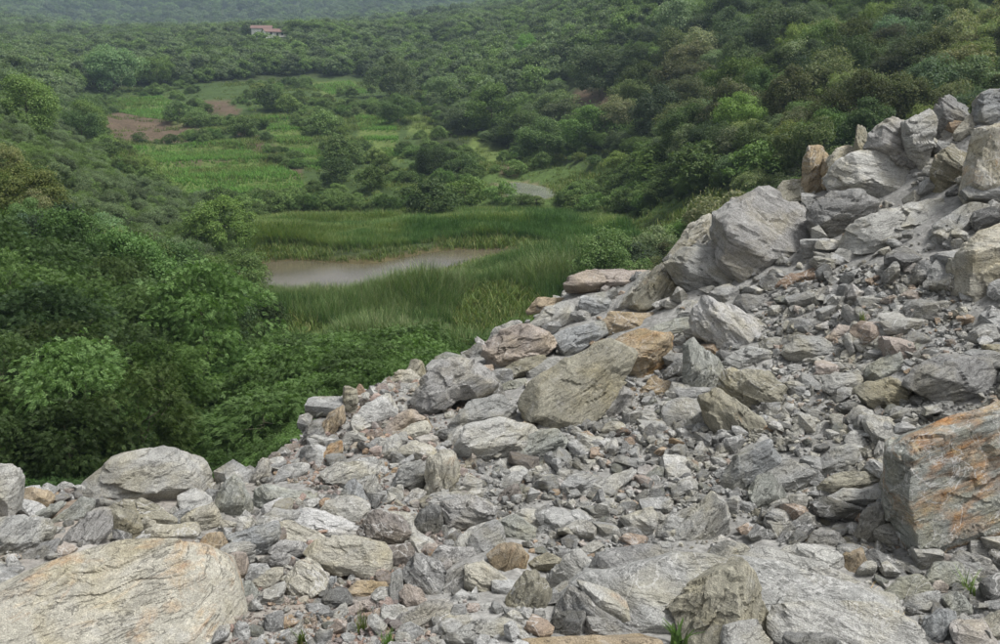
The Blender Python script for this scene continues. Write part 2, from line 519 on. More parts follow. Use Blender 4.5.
def build_ground():
    nu, nv = 300, 430
    uu = np.linspace(-1, 1, nu)
    uu = np.sign(uu) * (0.72 * np.abs(uu) + 0.33 * np.abs(uu) ** 3)
    vv = np.concatenate([np.linspace(math.log(2.0), math.log(12), 26)[:-1], np.linspace(math.log(12), math.log(30), 150)[:-1],
                         np.linspace(math.log(30), math.log(2600), nv - 174)])
    U, Vv = np.meshgrid(uu, vv)
    Y = np.exp(Vv) - 6
    X = U * (Y + 6)
    z, h = ground_z(X, Y, True, True)
    V = np.stack([X.ravel(), Y.ravel(), z], 1)
    nr, nc = X.shape
    i = np.arange(nr * nc).reshape(nr, nc)
    f = np.stack([i[:-1, :-1], i[:-1, 1:], i[1:, 1:], i[1:, :-1]], -1).reshape(-1, 4)
    t = ground_material()
    me = mesh_from('ground', V, f, t)
    px, py, dep = project(V)
    x, y = V[:, 0], V[:, 1]
    c = np.tile(np.array([0.045, 0.060, 0.024]), (len(V), 1))          # forest floor
    valley = (y > 60)
    g = noise2(x, y, 0.06, 3, 31)[:, None]
    grass = np.array([0.075, 0.115, 0.034])
    def paint(polys, col, mask=valley):
        for p in polys:
            m = in_poly(px + 5 * noise2(x, y, 0.05, 2, 41), py + 2 * noise2(x, y, 0.06, 2, 43), p) & mask
            c[m] = col
    paint(MEADOW_PX, grass)
    paint([[(70,92),(360,76),(420,110),(420,215),(245,222),(150,195),(100,165)]], (0.055, 0.085, 0.028))
    paint(FIELD_PX, (0.105, 0.14, 0.042))
    paint(SOIL_PX, (0.108, 0.080, 0.054))
    bank = (poly_dist(x, y, POND_W) < 1.5) & valley
    c[bank] = (0.085, 0.072, 0.034)
    c[(poly_dist(x, y, POOL_W) < 0.8) & valley] = (0.15, 0.13, 0.08)
    dust = np.array([0.27, 0.265, 0.25])
    brown = np.array([0.20, 0.155, 0.115])
    k = np.clip(noise2(x, y, 0.5, 3, 51) * 0.9 - 0.1 + np.clip((420 - px) / 400, -0.4, 0.7), 0, 1)[:, None]
    hh = smooth(0.55, 0.95, h)[:, None]
    over = smooth(0, 5, y - np.interp(x / (y + 6), _cu, _cy))[:, None]
    c = c * (1 - hh * (1 - over)) + hh * (1 - over) * (dust * (1 - k) + brown * k)
    a = me.color_attributes.new('tint', 'FLOAT_COLOR', 'POINT')
    a.data.foreach_set('color', np.hstack([c, np.ones((len(c), 1))]).astype(np.float32).ravel())
    link('ground', me, kind='structure')
build_ground()

def water_material(name, col):
    t = NT(name)
    tc = t.n('ShaderNodeTexCoord')
    mp = t.n('ShaderNodeMapping'); mp.inputs['Scale'].default_value = (1.0, 2.2, 1.0)
    t.l(tc.outputs['Object'], mp.inputs['Vector'])
    n = t.noise(mp.outputs['Vector'], 1.6, 4, 0.6)
    m = t.noise(tc.outputs['Object'], 0.16, 4, 0.6)
    c = t.mix(t.ramp(m, [(0.4, 0.0), (0.62, 1.0)]), col, tuple(v * 0.75 for v in col))
    b = t.bsdf(c, 0.06, n, 0.32, 0.05, 0.5)
    b.inputs['IOR'].default_value = 1.33
    return t.done(b.outputs[0])

def sheet(name, poly, z, mat):
    c = np.mean(poly, 0)
    pts = []
    P = np.array(poly)
    for k in range(len(P)):                       # smooth the shoreline a little
        a, b = P[k], P[(k + 1) % len(P)]
        pts += [a * 0.75 + b * 0.25, a * 0.25 + b * 0.75]
    pts = np.array(pts)
    pts = c + (pts - c) * 1.06
    me = bpy.data.meshes.new(name)
    me.from_pydata([(p[0], p[1], z) for p in pts], [], [list(range(len(pts)))])
    me.update()
    me.materials.append(mat)
    link(name, me, kind='structure')
sheet('pond_water', POND_W, POND_Z, water_material('muddy_pond_water', (0.125, 0.105, 0.072)))
sheet('pool_water', POOL_W, POOL_Z, water_material('grey_pool_water', (0.26, 0.27, 0.23)))

# ------------------------------------------------------------------ air: thin summer haze over the valley
def build_haze():
    t = NT('haze_air')
    v = t.n('ShaderNodeVolumePrincipled')
    v.inputs['Color'].default_value = (0.62, 0.80, 1.0, 1)
    v.inputs['Density'].default_value = 0.00021
    v.inputs['Anisotropy'].default_value = 0.1
    t.l(v.outputs[0], t.out.inputs['Volume'])
    V = np.array([(x, y, z) for x in (-3200, 3200) for y in (-60, 2750) for z in (-60, 420)], float)
    f = np.array([(0, 1, 3, 2), (4, 6, 7, 5), (0, 4, 5, 1), (2, 3, 7, 6), (0, 2, 6, 4), (1, 5, 7, 3)])
    me = mesh_from('haze', V, f, t.m, False)
    link('haze', me, kind='stuff')
if not globals().get('NO_HAZE'):
    build_haze()

# ------------------------------------------------------------------ rock builder
_ico_cache = {}
def ico(sub):
    if sub not in _ico_cache:
        bm = bmesh.new()
        bmesh.ops.create_icosphere(bm, subdivisions=sub, radius=1.0)
        V = np.array([v.co[:] for v in bm.verts])
        f = np.array([[v.index for v in fc.verts] for fc in bm.faces])
        bm.free()
        _ico_cache[sub] = (V / np.linalg.norm(V, axis=1, keepdims=True), f)
    return _ico_cache[sub]

def carve(planes, half, sub, S, fol, rg, rough=1.0, chips=9, hard=110.0, fit=None, corners=True):
    """a body cut by planes (n, d) round the origin, its faces broken along the bedding direction fol"""
    D0, f = ico(sub)
    D = D0 * half
    D = D / np.linalg.norm(D, axis=1, keepdims=True)
    N = np.array([p[0] for p in planes], float); d = np.array([p[1] for p in planes], float)
    N /= np.linalg.norm(N, axis=1, keepdims=True)
    def radius(N, d):
        q = D @ N.T
        inv = np.where(q > 1e-4, q / d[None], 0.0)
        mx = inv.max(1, keepdims=True)
        return 1.0 / (mx[:, 0] * (((inv / mx) ** hard).sum(1)) ** (1 / hard))
    P = D * radius(N, d)[:, None]
    cn = rg.normal(size=(chips, 3)); cn /= np.linalg.norm(cn, axis=1, keepdims=True)
    sup = (P @ cn.T).max(0)
    N = np.vstack([N, cn]); d = np.concatenate([d, sup * rg.uniform(0.83, 0.97, chips)])
    P = D * radius(N, d)[:, None]
    if fit is not None and corners:            # two or three broken corners on the exposed side
        fn_ = rg.normal(size=(3, 3)); fn_[:, 2] = np.abs(fn_[:, 2]) + 0.5; fn_ /= np.linalg.norm(fn_, axis=1, keepdims=True)
        sup = (P @ fn_.T).max(0)
        N = np.vstack([N, fn_]); d = np.concatenate([d, sup * rg.uniform(0.82, 0.93, 3)])
        P = D * radius(N, d)[:, None]
    # faces broken by steps along the bedding, pits and small waves
    fol = fol / np.linalg.norm(fol)
    a = np.cross(fol, [0.31, 0.77, 0.55]); a /= np.linalg.norm(a)
    b = np.cross(fol, a)
    L = np.stack([P @ a, P @ b, P @ fol], 1)
    o = rg.uniform(-50, 50, 3)
    s = 1.0 / S
    big = fbm(L * [1.3 * s, 1.3 * s, 2.0 * s] + o, 2, 1)
    wv = fbm(L * [1.1 * s, 1.1 * s, 0.6 * s] + o, 2, 6)
    fq = rg.uniform(4.5, 8.0)
    saw = (L[:, 2] * s * fq + wv * 1.3) % 1.0
    saw = np.where(saw < 0.86, saw / 0.86, (1 - saw) / 0.14) - 0.5
    amt = np.clip(0.45 + 1.1 * fbm(L * [1.7 * s, 1.7 * s, 2.5 * s] + o, 2, 8), 0, 1.2)
    st = fbm(L * [2.6 * s, 2.6 * s, 24.0 * s] + o, 3, 3, 0.6)
    pit = fbm(L * [6 * s, 6 * s, 9 * s] + o, 3, 4)
    pit = np.where(pit < 0, pit * 1.5, pit * 0.5)
    # broken faces: the surface falls into slabby cells, each set back and tilted a little
    cell = np.zeros(len(L))
    for ncell, amp in ((16, 0.040), (70, 0.020)):
        ii = rg.choice(len(L), ncell, replace=False)
        mt = np.array([1.0, 1.0, 2.4])
        Lw = L * mt + 0.10 * S * np.stack([vnoise(L * 5 * s + o + 7 * k, 40 + k) for k in range(3)], 1)
        best = np.full(len(L), 1e9); idx = np.zeros(len(L), int)
        for q, i0 in enumerate(ii):
            dd = ((Lw - Lw[i0]) ** 2).sum(1)
            mk = dd < best
            best[mk] = dd[mk]; idx[mk] = q
        am = rg.uniform(-1, 0.6, ncell); sl = rg.normal(size=(ncell, 3)) * 1.3
        cell += amp * (am[idx] + np.sum(sl[idx] * (L - L[ii][idx]), 1) * s)
    h = S * rough * (0.010 * big + 0.018 * saw * amt + 0.008 * st + 0.010 * pit + np.clip(cell, -0.11, 0.06))
    P = P + D * h[:, None]
    if fit is not None:                    # keep the outline's own extent
        for k in (0, 1):
            lo, hi = P[:, k].min(), P[:, k].max()
            P[:, k] = fit[k][0] + (P[:, k] - lo) * (fit[k][1] - fit[k][0]) / (hi - lo)
        L = None
    R = np.stack([a, b, fol], 1)           # columns: local axes
    return P @ R, f, R                     # local coordinates (bedding normal = local Z)

PAL = {'g': (0.33, 0.33, 0.315), 'gl': (0.40, 0.395, 0.37), 'gw': (0.47, 0.465, 0.455), 'gd': (0.175, 0.175, 0.168), 'gm': (0.245, 0.243, 0.235),
       'gb': (0.30, 0.308, 0.308), 'go': (0.285, 0.27, 0.215), 'gc': (0.41, 0.39, 0.33), 'gp': (0.36, 0.315, 0.28),
       'gt': (0.36, 0.295, 0.21), 'gg': (0.29, 0.297, 0.27), 'mv': (0.325, 0.318, 0.305), 'md': (0.215, 0.195, 0.178),
       'br': (0.25, 0.185, 0.14), 'vd': (0.125, 0.125, 0.12)}
HERO_POLYS = []
_names_n = {}

def poly_area(P):
    x, y = P[:, 0], P[:, 1]
    return 0.5 * np.sum(x * np.roll(y, -1) - np.roll(x, -1) * y)

def R(label, pts, col='g', rust=0.0, crease=None, fol=20, name='rock', push=0.0, depth=1.0, rough=1.0, lift=0.0, corners=True, bev=1.0):
    poly = np.array([[float(v) for v in p.split(',')] for p in pts.split()])
    HERO_POLYS.append(poly)
    rg = np.random.default_rng(abs(hash(tuple(poly.ravel().astype(int).tolist()))) % (2 ** 31))
    w, h = np.ptp(poly[:, 0]), np.ptp(poly[:, 1])
    x0, x1, y0, y1 = poly[:, 0].min(), poly[:, 0].max(), poly[:, 1].min(), poly[:, 1].max()
    low = poly[np.argmax(poly[:, 1])]
    cx, cy = poly.mean(0)
    A = poly_area(poly)
    gp = near_y([cx * 0.6 + low[0] * 0.4], [min(y1 - 0.10 * h, 668)])[0]
    yc = float(np.interp(gp[0] / (gp[1] + 6), _cu, _cy)) - 0.15
    if gp[1] > yc:                         # its foot would hang past the crest: seat it on the crest and let it reach down to the ground
        bx = cx * 0.6 + low[0] * 0.4
        gp = at_y(bx, y1, yc)
        gz_ = float(ground_z([gp[0]], [gp[1]], detail=False)[0])
        _, gpy, gd = project(np.array([[gp[0], gp[1], gz_]]))
        gap = float(gpy[0]) - y1
        if gap > -2:
            k = np.clip((poly[:, 1] - cy) / max(1e-6, y1 - cy), 0, 1)
            poly[:, 1] += k * (gap + 3 + 0.08 * h)
            HERO_POLYS[-1] = poly.copy()
            h = np.ptp(poly[:, 1]); y1 = poly[:, 1].max(); cx, cy = poly.mean(0)
    dep = float((gp - CAMP) @ AX_F)
    S = math.sqrt(w * h) / F * dep * 0.9
    dep += 0.22 * S * depth + push
    m = dep / F
    S = math.sqrt(w * h) * m
    Q = (poly - [cx, cy]) * [m, -m]
    if poly_area(Q) < 0: Q = Q[::-1]
    planes = []
    for i in range(len(Q)):
        p, q = Q[i], Q[(i + 1) % len(Q)]
        e = q - p
        ln = np.linalg.norm(e)
        if ln < 1e-4: continue
        n2 = np.array([e[1], -e[0]]) / ln
        d2 = float(n2 @ (p + q) / 2)
        if d2 <= 0.01 * S: d2 = 0.02 * S
        if n2[1] > 0.35: af = R_(rg.uniform(6, 26))
        elif n2[1] < -0.35: af = R_(rg.uniform(-4, 14))
        else: af = R_(rg.uniform(0, 20))
        if rg.random() < 0.18: af += R_(22)
        af *= bev
        ab = R_(rg.uniform(4, 30))
        planes.append(((n2[0] * math.cos(af), n2[1] * math.cos(af), math.sin(af)), d2 * math.cos(af)))
        planes.append(((n2[0] * math.cos(ab), n2[1] * math.cos(ab), -math.sin(ab)), d2 * math.cos(ab)))
    zf = 0.34 * S * depth
    planes.append(((rg.uniform(-.2, .2), rg.uniform(-.1, .3), -1), 0.55 * S * depth))
    cs = crease if crease else [(cx + rg.uniform(-.15, .15) * w, cy + rg.uniform(-.1, .2) * h, rg.uniform(-35, 35), rg.uniform(18, 45), rg.uniform(6, 26))]
    if isinstance(cs, tuple): cs = [cs]
    for (kx, ky, phi, tA, tB) in cs:
        c0 = np.array([(kx - cx) * m, -(ky - cy) * m, zf])
        ph = R_(phi); mm = np.array([-math.sin(ph), math.cos(ph)])
        for sg, t in ((1, R_(tA)), (-1, R_(tB))):
            n = np.array([sg * mm[0] * math.sin(t), sg * mm[1] * math.sin(t), math.cos(t)])
            dd = float(n @ c0)
            if dd > 0.03 * S: planes.append((n, dd))
    px = math.sqrt(w * h)
    sub = 6 if px > 135 else 5 if px > 44 else 4
    fa = R_(fol)
    fn = np.array([-math.sin(fa), math.cos(fa), 0.35])
    V, f, Rm = carve(planes, np.array([w * m / 2, h * m / 2, 0.45 * S * depth]), sub, S, fn, rg, rough, chips=int(3 + min(5, px / 25)) if corners else 2, corners=corners, fit=[(Q[:, 0].min() * 1.03, Q[:, 0].max() * 1.03), (Q[:, 1].min() * 1.03, Q[:, 1].max() * 1.03)])
    me = mesh_from(name, V, f, MAT_ROCK, False)
    C = np.stack([AX_R, AX_U, -AX_F], 1)      # view axes as columns
    M = C @ Rm
    centre = CAMP + AX_F * dep + AX_R * ((cx - 500) * m) + AX_U * (-(cy - 322) * m)
    o = link(name, me, label=label, cat={'boulder': 'boulder', 'rock': 'rock', 'rock_slab': 'rock slab', 'stone': 'stone'}[name])
    mw = Matrix([[M[0][0], M[0][1], M[0][2], centre[0]], [M[1][0], M[1][1], M[1][2], centre[1]], [M[2][0], M[2][1], M[2][2], centre[2] + lift], [0, 0, 0, 1]])
    o.matrix_world = mw
    o['kind'] = 'thing'
    v = rg.uniform(0.93, 1.07)
    o.color = (*[min(1, k * v * 0.98) for k in PAL[col]], rust if rust > 0.3 else max(rust, rg.uniform(-0.1, 0.34)))
    return o

# ------------------------------------------------------------------ the rocks one can point at
# lower left: the stained boulder and what lies behind it
R('huge pale boulder with yellow and orange stains in the near corner', '-14,590 0,578 25,568 45,562 75,548 105,541 135,539 175,540 200,545 222,557 238,585 247,612 246,650 180,662 -14,660', 'gc', 0.74, (110,622,2,44,24), 12, 'boulder', depth=1.3, rough=0.38, corners=False)
R('large pale domed boulder standing against the dark trees', '75,492 88,475 104,460 118,452 145,446 170,446 190,452 205,463 212,478 214,494 198,506 150,516 100,511 80,502', 'gl', 0.05, (125,487,4,26,38), 15, 'boulder', push=0.3, depth=1.15, rough=0.8, corners=False)
R('olive arched rock leaning on the front of the domed boulder', '110,510 127,498 145,499 160,505 178,518 184,526 150,531 125,522', 'go', 0.1, None, -25)
R('brownish angular rock between the domed boulder and the stained one', '106,519 113,508 130,511 143,527 140,541 110,541', 'go', 0.3, (122,528,70,25,20), 50)
R('mauve-grey foliated slab tilted up beside the brownish angular rock', '54,550 75,528 95,509 110,513 112,530 100,543 62,557', 'mv', 0, None, 48, 'rock_slab')
R('striped grey slab leaning on the foot of the domed boulder', '46,523 60,512 80,497 95,500 93,515 70,531 52,535', 'gg', 0.05, None, 42, 'rock_slab')
R('grey lumpy boulder at the photo edge above the stained boulder', '-8,521 20,515 45,520 53,533 46,548 25,561 -8,564', 'g', 0, None, 30, 'boulder')
R('dark grey wedge squeezed behind the stained boulder', '12,563 38,545 60,539 60,556 22,572', 'gm', 0, None, 40)
R('pale square block topmost at the photo edge by the trees', '-14,464 12,463 19,474 14,483 -14,486', 'gl', 0, None, 5)
R('tan trapezoid block next to the topmost pale block', '12,502 20,487 42,488 53,501 50,508 15,510', 'gt', 0.55, None, 10)
R('dark reddish stone under the topmost pale block', '-10,482 10,483 15,497 -10,501', 'md', 0.3, None, 0, 'stone')
R('flat bluish slab below the tan trapezoid block', '-4,503 25,500 42,508 22,517 -4,515', 'gb', 0, None, 5, 'rock_slab')
R('grey slab edge between the tan block and the striped slab', '36,512 60,501 66,503 56,514 42,522', 'gg', 0, None, 35, 'rock_slab')
R('small cream stone perched before the olive arched rock', '138,523 146,516 153,519 156,526 147,532 139,529', 'gc', 0, None, 30, 'stone')
R('flat cream slab just behind the stained boulder top', '146,531 160,525 195,523 201,533 196,546 150,546', 'gc', 0.3, (172,535,0,50,20), 5, 'rock_slab')
R('small pale cubic stone on the shoulder of the stained boulder', '104,541 112,532 125,536 126,546 105,547', 'gl', 0, None, 10, 'stone')
R('ochre rounded rock wedged behind the shoulder of the stained boulder', '199,546 205,534 222,532 229,545 223,563 210,557', 'gt', 0.75, None, 60)
R('cream blocky rock touching the right foot of the domed boulder', '181,519 200,508 214,502 223,520 216,534 190,533', 'gc', 0.1, (205,515,60,30,20), 20)
R('upright triangular grey rock beside the domed boulder', '214,504 222,485 232,475 242,483 251,500 253,519 230,522 216,517', 'gg', 0.08, (233,502,5,22,26), 60)
R('small cream slab below the upright triangular rock', '219,520 249,527 246,533 228,535', 'gc', 0, None, -8, 'rock_slab')
R('smooth bluish-mauve slab in front of the upright triangular rock', '227,537 281,521 279,545 259,561 235,560', 'gb', 0, (250,540,0,35,10), 12, 'rock_slab', rough=0.6)
R('dusty pink block between the bluish slab and the stained boulder', '225,558 245,552 249,568 246,584 230,583', 'gp', 0.05, (238,573,5,20,30), 70)
R('long flat slab with pale top and dark olive side', '249,504 255,490 265,484 322,494 334,502 322,506 275,513 255,511', 'gg', 0.1, (290,498,-7,62,14), -6, 'rock_slab', depth=1.5)
R('whitish mauve slab under the long olive-sided slab', '281,516 310,508 345,519 361,530 356,541 330,542 300,531', 'gw', 0, (320,530,-14,40,18), -12, 'rock_slab')
R('wavy cream rock under the whitish mauve slab', '266,525 285,520 318,532 330,545 300,548 275,543', 'gc', 0.1, None, -20)
R('blue-grey wrinkled rock beside the end of the long slab', '336,496 350,479 362,485 371,505 356,513 340,506', 'gb', 0, None, 65)
R('cream shard behind the blue-grey wrinkled rock', '356,481 376,474 383,492 372,506 362,491', 'gl', 0, None, 50)
R('broad pale pinkish slab above the blue-grey wrinkled rock', '318,477 335,462 376,461 379,470 350,491 322,491', 'gl', 0.1, (345,478,15,45,15), 18, 'rock_slab')
R('small grey rock behind the olive end of the long slab', '247,480 262,458 270,460 274,480 256,488', 'mv', 0, None, 60)
R('reddish dark stone on the slope edge beside bushes', '265,462 272,452 280,453 282,464 272,468', 'md', 0.4, None, 10, 'stone')
R('purple-brown layered rock right of the whitish mauve slab', '357,532 370,510 395,514 411,535 396,547 370,550', 'md', 0.15, None, -32)
R('dark streaky cube before the upright cream rock', '414,527 422,508 438,505 445,520 441,536 420,538', 'gd', 0, (430,521,80,15,25), 80)
R('whitish angular block left of the upright cream rock', '396,503 415,488 426,492 421,503 408,509', 'gw', 0, None, 30)
R('dark pocket stone above the whitish angular block', '403,486 414,473 426,475 424,487 410,492', 'gd', 0, None, 20, 'stone')
R('upright cream rock with ochre-stained flank in the middle', '423,497 427,460 439,450 455,454 461,475 456,493 440,501 425,503', 'gc', 0.45, (440,475,75,22,24), 80)
R('broad mauve-grey rock in front of the upright cream rock', '439,504 470,494 499,510 496,521 460,537 440,532', 'mv', 0, None, -15)
R('pale wedge beneath the broad mauve-grey rock', '452,547 465,535 498,521 499,541 480,552 460,554', 'gl', 0.05, None, 28)
R('grey-green boxy rock beside the pale wedge', '496,542 498,522 515,514 536,528 533,546 505,552', 'gg', 0.1, (515,532,-20,35,15), -20)
R('rusty orange rounded rock at the foot of the scree', '487,554 500,543 520,544 529,556 525,571 512,584 496,573', 'gt', 0.95, (505,562,60,20,25), 70)
R('olive slab with dark underside beside the rusty rounded rock', '527,563 545,553 562,560 549,571 528,573', 'go', 0, (545,562,5,55,25), 5, 'rock_slab')
R('pale green-tinted rock below the rusty rounded rock', '464,566 482,563 505,580 513,590 501,606 475,602 466,591', 'gc', 0.12, (490,592,-35,30,25), -25)
R('dark rounded rock left of the pale green-tinted one', '439,592 448,572 465,567 471,585 463,600 445,604', 'gm', 0, None, 40)
R('mauve pale block above the pale green-tinted rock', '430,560 440,545 470,548 482,560 465,567 445,570', 'mv', 0, None, 20)
R('big cream angular boulder with shadowed grey belly', '306,553 320,540 345,536 385,544 393,555 391,573 375,582 345,574 325,563', 'gc', 0.05, (350,560,-16,42,22), -14, 'boulder', depth=1.2)
R('brown-olive rock at the right end of the cream angular boulder', '388,546 410,543 416,555 406,571 393,567', 'md', 0.25, None, 30)
R('dark blue-grey sloping boulder right of the cream angular boulder', '399,577 415,553 440,564 452,590 442,607 415,598', 'gm', 0, (425,580,-45,28,20), -45, 'boulder')
R('tan blocky rock below the end of the cream angular boulder', '281,580 295,560 312,559 329,572 323,591 305,605 288,597', 'gc', 0.25, (305,585,-20,40,18), -30)
R('mauve stone above the tan blocky rock', '254,572 262,558 285,552 292,562 282,570', 'mv', 0, None, 20, 'stone')
R('grey pitted rock left of the cream angular boulder', '268,556 280,540 300,541 308,552 292,562 280,562', 'mv', 0.05, None, 30)
R('olive cream rock with a broken corner beside the pink block', '247,582 270,570 283,568 281,583 262,593 250,590', 'gc', 0.2, None, 15)
R('thin pale slab with shadowed underside below the olive cream rock', '249,606 262,592 283,582 286,592 270,606 252,616', 'gl', 0, (270,599,28,45,30), 28, 'rock_slab')
R('grey-green rock touching the right side of the stained boulder', '231,586 250,581 260,595 246,612 233,604', 'gg', 0.05, None, 50)
R('dark bluish stone in the hollow under the cream angular boulder', '321,599 330,589 345,590 353,600 341,608 324,606', 'gd', 0, None, 10, 'stone')
R('small slate-grey stone standing in the hollow under the cream boulder', '323,590 328,576 336,577 336,588 329,594', 'gb', 0, None, 80, 'stone')
R('tan flattish rock under the belly of the cream angular boulder', '344,594 360,580 385,581 391,592 376,601 350,602', 'gt', 0.1, None, 8)
R('pale pink wedge below the tan flattish rock', '344,609 370,597 386,594 379,608 356,617', 'gp', 0, (366,603,20,40,20), 20)
R('reddish stone above the long slab with a rusty base', '399,597 405,584 420,591 427,602 406,614', 'gp', 0.2, None, -40, 'stone')
R('upright grey stone beside the pale pink wedge', '387,602 390,575 400,570 404,590 399,613 390,614', 'g', 0, None, 80, 'stone')
R('long grey slab with rusty red base at the bottom', '384,627 400,615 425,601 450,605 462,620 456,634 425,638 395,638', 'mv', 0.35, (425,620,12,45,20), 15, 'rock_slab', depth=1.3)
R('pale bluish rock at the bottom beside the rusty-based slab', '438,652 455,630 480,618 512,628 530,654', 'gl', 0, None, 10)
R('flat pale stone above the pale bluish rock', '470,614 490,603 512,610 515,620 490,624', 'gl', 0, None, 5, 'stone')
R('olive-grey upright boulder left of the dark pyramid', '501,622 505,598 520,575 535,570 551,590 553,612 535,624 510,625', 'go', 0.1, (528,600,60,24,24), 65, 'boulder')
R('pale peaked rock left of the big smooth slab', '547,582 565,553 580,549 602,575 592,592 560,594', 'gl', 0, (575,575,-50,25,25), -40)
R('dark peaked rock streaked with white quartz', '552,624 566,592 580,587 603,602 635,627 600,636 545,640', 'gm', 0, (590,608,-35,30,30), -45)
R('nearly black triangular rock at the bottom centre', '533,642 558,613 586,611 588,642 560,648', 'vd', 0, (572,630,60,25,20), 60)
R('big smooth grey slab in the lower middle', '590,566 600,553 640,544 690,549 707,560 702,580 677,600 660,619 630,612 605,594', 'gm', 0, (650,585,-12,40,22), -15, 'rock_slab', depth=1.2, rough=0.6)
R('layered pale ledge along the lower edge of the smooth slab', '578,581 600,589 640,614 662,620 642,634 610,622', 'gl', 0, (615,608,-32,40,25), -34, 'rock_slab')
R('small block beneath the layered pale ledge', '582,640 586,616 612,620 640,634 625,643', 'gm', 0, None, -20)
R('dark brown pyramid-shaped boulder at the bottom', '668,617 690,590 720,570 745,562 760,580 766,610 777,652 680,654', 'go', 0.08, (738,600,65,32,26), 60, 'boulder', depth=1.1)
R('pale grey ledge sloping behind the brown pyramid boulder', '733,561 760,547 800,560 850,580 872,598 830,607 775,602', 'gl', 0, (800,580,-20,40,25), -20, 'rock_slab', depth=1.2, rough=0.7)
R('broad pale ledge along the bottom edge with wavy rim', '768,602 830,601 872,600 907,620 932,658 850,668 768,664', 'gl', 0, (840,622,-14,42,25), -18, 'rock_slab', depth=1.3, rough=0.8)
R('smooth pale bedrock hump beside the grey scree', '668,548 690,515 712,491 726,498 730,530 716,548', 'gl', 0, (705,525,55,25,25), 50, rough=0.7)
R('thin ochre slab along the bottom edge', '518,654 530,638 600,635 660,640 668,656 590,664', 'gt', 0.6, (595,641,0,70,15), 0, 'rock_slab')
R('small pale block in front of the brown pyramid boulder', '721,652 724,627 760,622 774,652 748,658', 'gl', 0.05, None, 10, push=-0.25)
R('dark mossy stone at the bottom under the broad pale ledge', '779,654 785,633 830,632 854,654 815,660', 'gd', 0, None, 5, 'stone', push=-0.35)
R('broad sheet of smooth grey bedrock under the rocks at the bottom', '556,600 590,574 690,556 790,566 880,594 925,640 930,664 700,672 548,664', 'g', 0, (740,612,-4,52,20), -8, 'rock_slab', push=0.55, depth=0.8, rough=0.55, corners=False)
# right foreground
R('big slab with bright orange stain at the right edge', '887,476 890,450 910,434 960,414 1005,401 1034,404 1034,540 1000,547 945,560 906,567 893,542 888,510', 'gg', 0.95, (950,522,12,8,28), 20, 'rock_slab', depth=0.9, rough=0.9, corners=False, bev=0.25)
R('dark mauve foliated boulder above the orange-stained slab', '903,386 915,370 945,354 985,364 1006,390 990,406 950,416 930,406', 'gm', 0, (950,385,-15,30,25), 24, 'boulder')
R('olive wedge slab left of the dark foliated boulder', '856,391 870,384 900,377 916,394 916,413 895,420 870,410', 'go', 0, (888,393,-12,45,20), -20, 'rock_slab')
R('grey block with dark face above the olive wedge slab', '865,377 870,362 900,351 907,368 900,380 868,388', 'gg', 0, (885,370,25,45,22), 20)
R('small greenish-grey rock right of the dark-faced block', '899,362 905,350 925,342 931,355 916,369 905,367', 'gg', 0, None, 30)
R('olive square block at the right edge above the dark boulder', '982,367 984,345 1012,344 1012,373', 'go', 0.1, (998,352,0,40,12), 5)
R('pale square stone in the scree left of the olive wedge', '822,388 835,372 861,375 859,389 838,398', 'gl', 0, (842,384,10,35,20), 8, 'stone')
R('rounded grey stone left of the pale square stone', '809,379 812,366 828,367 833,378 822,391', 'g', 0, None, 30, 'stone')
R('grey broad block in the scree above the rounded grey stone', '781,351 800,335 825,335 839,350 836,359 815,363 790,360', 'g', 0, (812,349,-5,40,25), -5)
R('olive-tan rock jutting from the scree in the middle', '719,387 730,368 770,369 791,392 781,406 765,420 745,407', 'go', 0.22, (760,390,-35,32,22), -30)
R('leaning olive and orange slab below the jutting olive-tan rock', '699,396 722,388 745,405 766,421 757,436 736,452 714,432', 'go', 0.5, (732,418,-55,28,24), -60, 'rock_slab')
R('tall pale slab standing beside the white crystalline rock', '682,372 684,345 695,338 716,358 727,376 722,393 700,402 687,392', 'gg', 0.05, (702,368,70,22,26), 60, 'rock_slab')
R('white crystalline rock at the head of the scree', '691,321 705,296 735,304 761,325 767,346 746,357 725,352 700,337', 'gw', 0, (728,330,-40,30,22), -45)
R('pale slab right below the white crystalline rock', '724,362 746,346 771,350 777,371 740,374', 'g', 0, None, -10, 'rock_slab')
R('greenish slab with pointed end left of the white crystalline rock', '645,334 670,320 696,317 694,331 675,347 655,342', 'gg', 0, (670,333,12,50,25), 14, 'rock_slab')
R('small pale stone on the pointed greenish slab', '671,319 685,300 698,300 697,318', 'gl', 0, None, 40, 'stone')
R('tan beam-like rock with pale top edge', '601,321 610,311 660,312 669,318 652,331 640,336 607,338', 'gt', 0.35, (635,319,-2,60,10), 0)
R('great olive-tan slab with stained face tilted in the middle', '519,397 528,378 560,355 600,339 624,346 636,356 626,371 611,386 592,421 576,438 550,430 522,414', 'go', 0.42, [(578,400,24,36,26), (560,420,-65,20,30)], 28, 'rock_slab', depth=1.2, rough=0.8, corners=False)
R('bright rust-orange block behind the great tilted slab', '604,353 620,338 650,329 671,335 673,355 661,376 636,386 618,366', 'gt', 1.0, (640,352,20,30,22), 25)
R('mauve wedge stone leaning at the great slab end', '584,427 600,405 618,384 631,388 633,404 615,416 595,430', 'mv', 0, (610,405,45,30,20), 45)
R('ochre flat rock below the rust-orange block', '634,394 655,375 676,382 679,391 655,403 638,401', 'gt', 0.6, (657,388,15,45,15), 15)
R('dark wedge between ochre rock and tall pale slab', '663,375 680,358 691,371 684,386 672,384', 'gd', 0, None, 40)
R('blue-grey banded slab above the great tilted slab', '547,339 575,327 603,321 608,335 590,348 560,358 551,351', 'gb', 0, (578,340,18,40,22), 20, 'rock_slab')
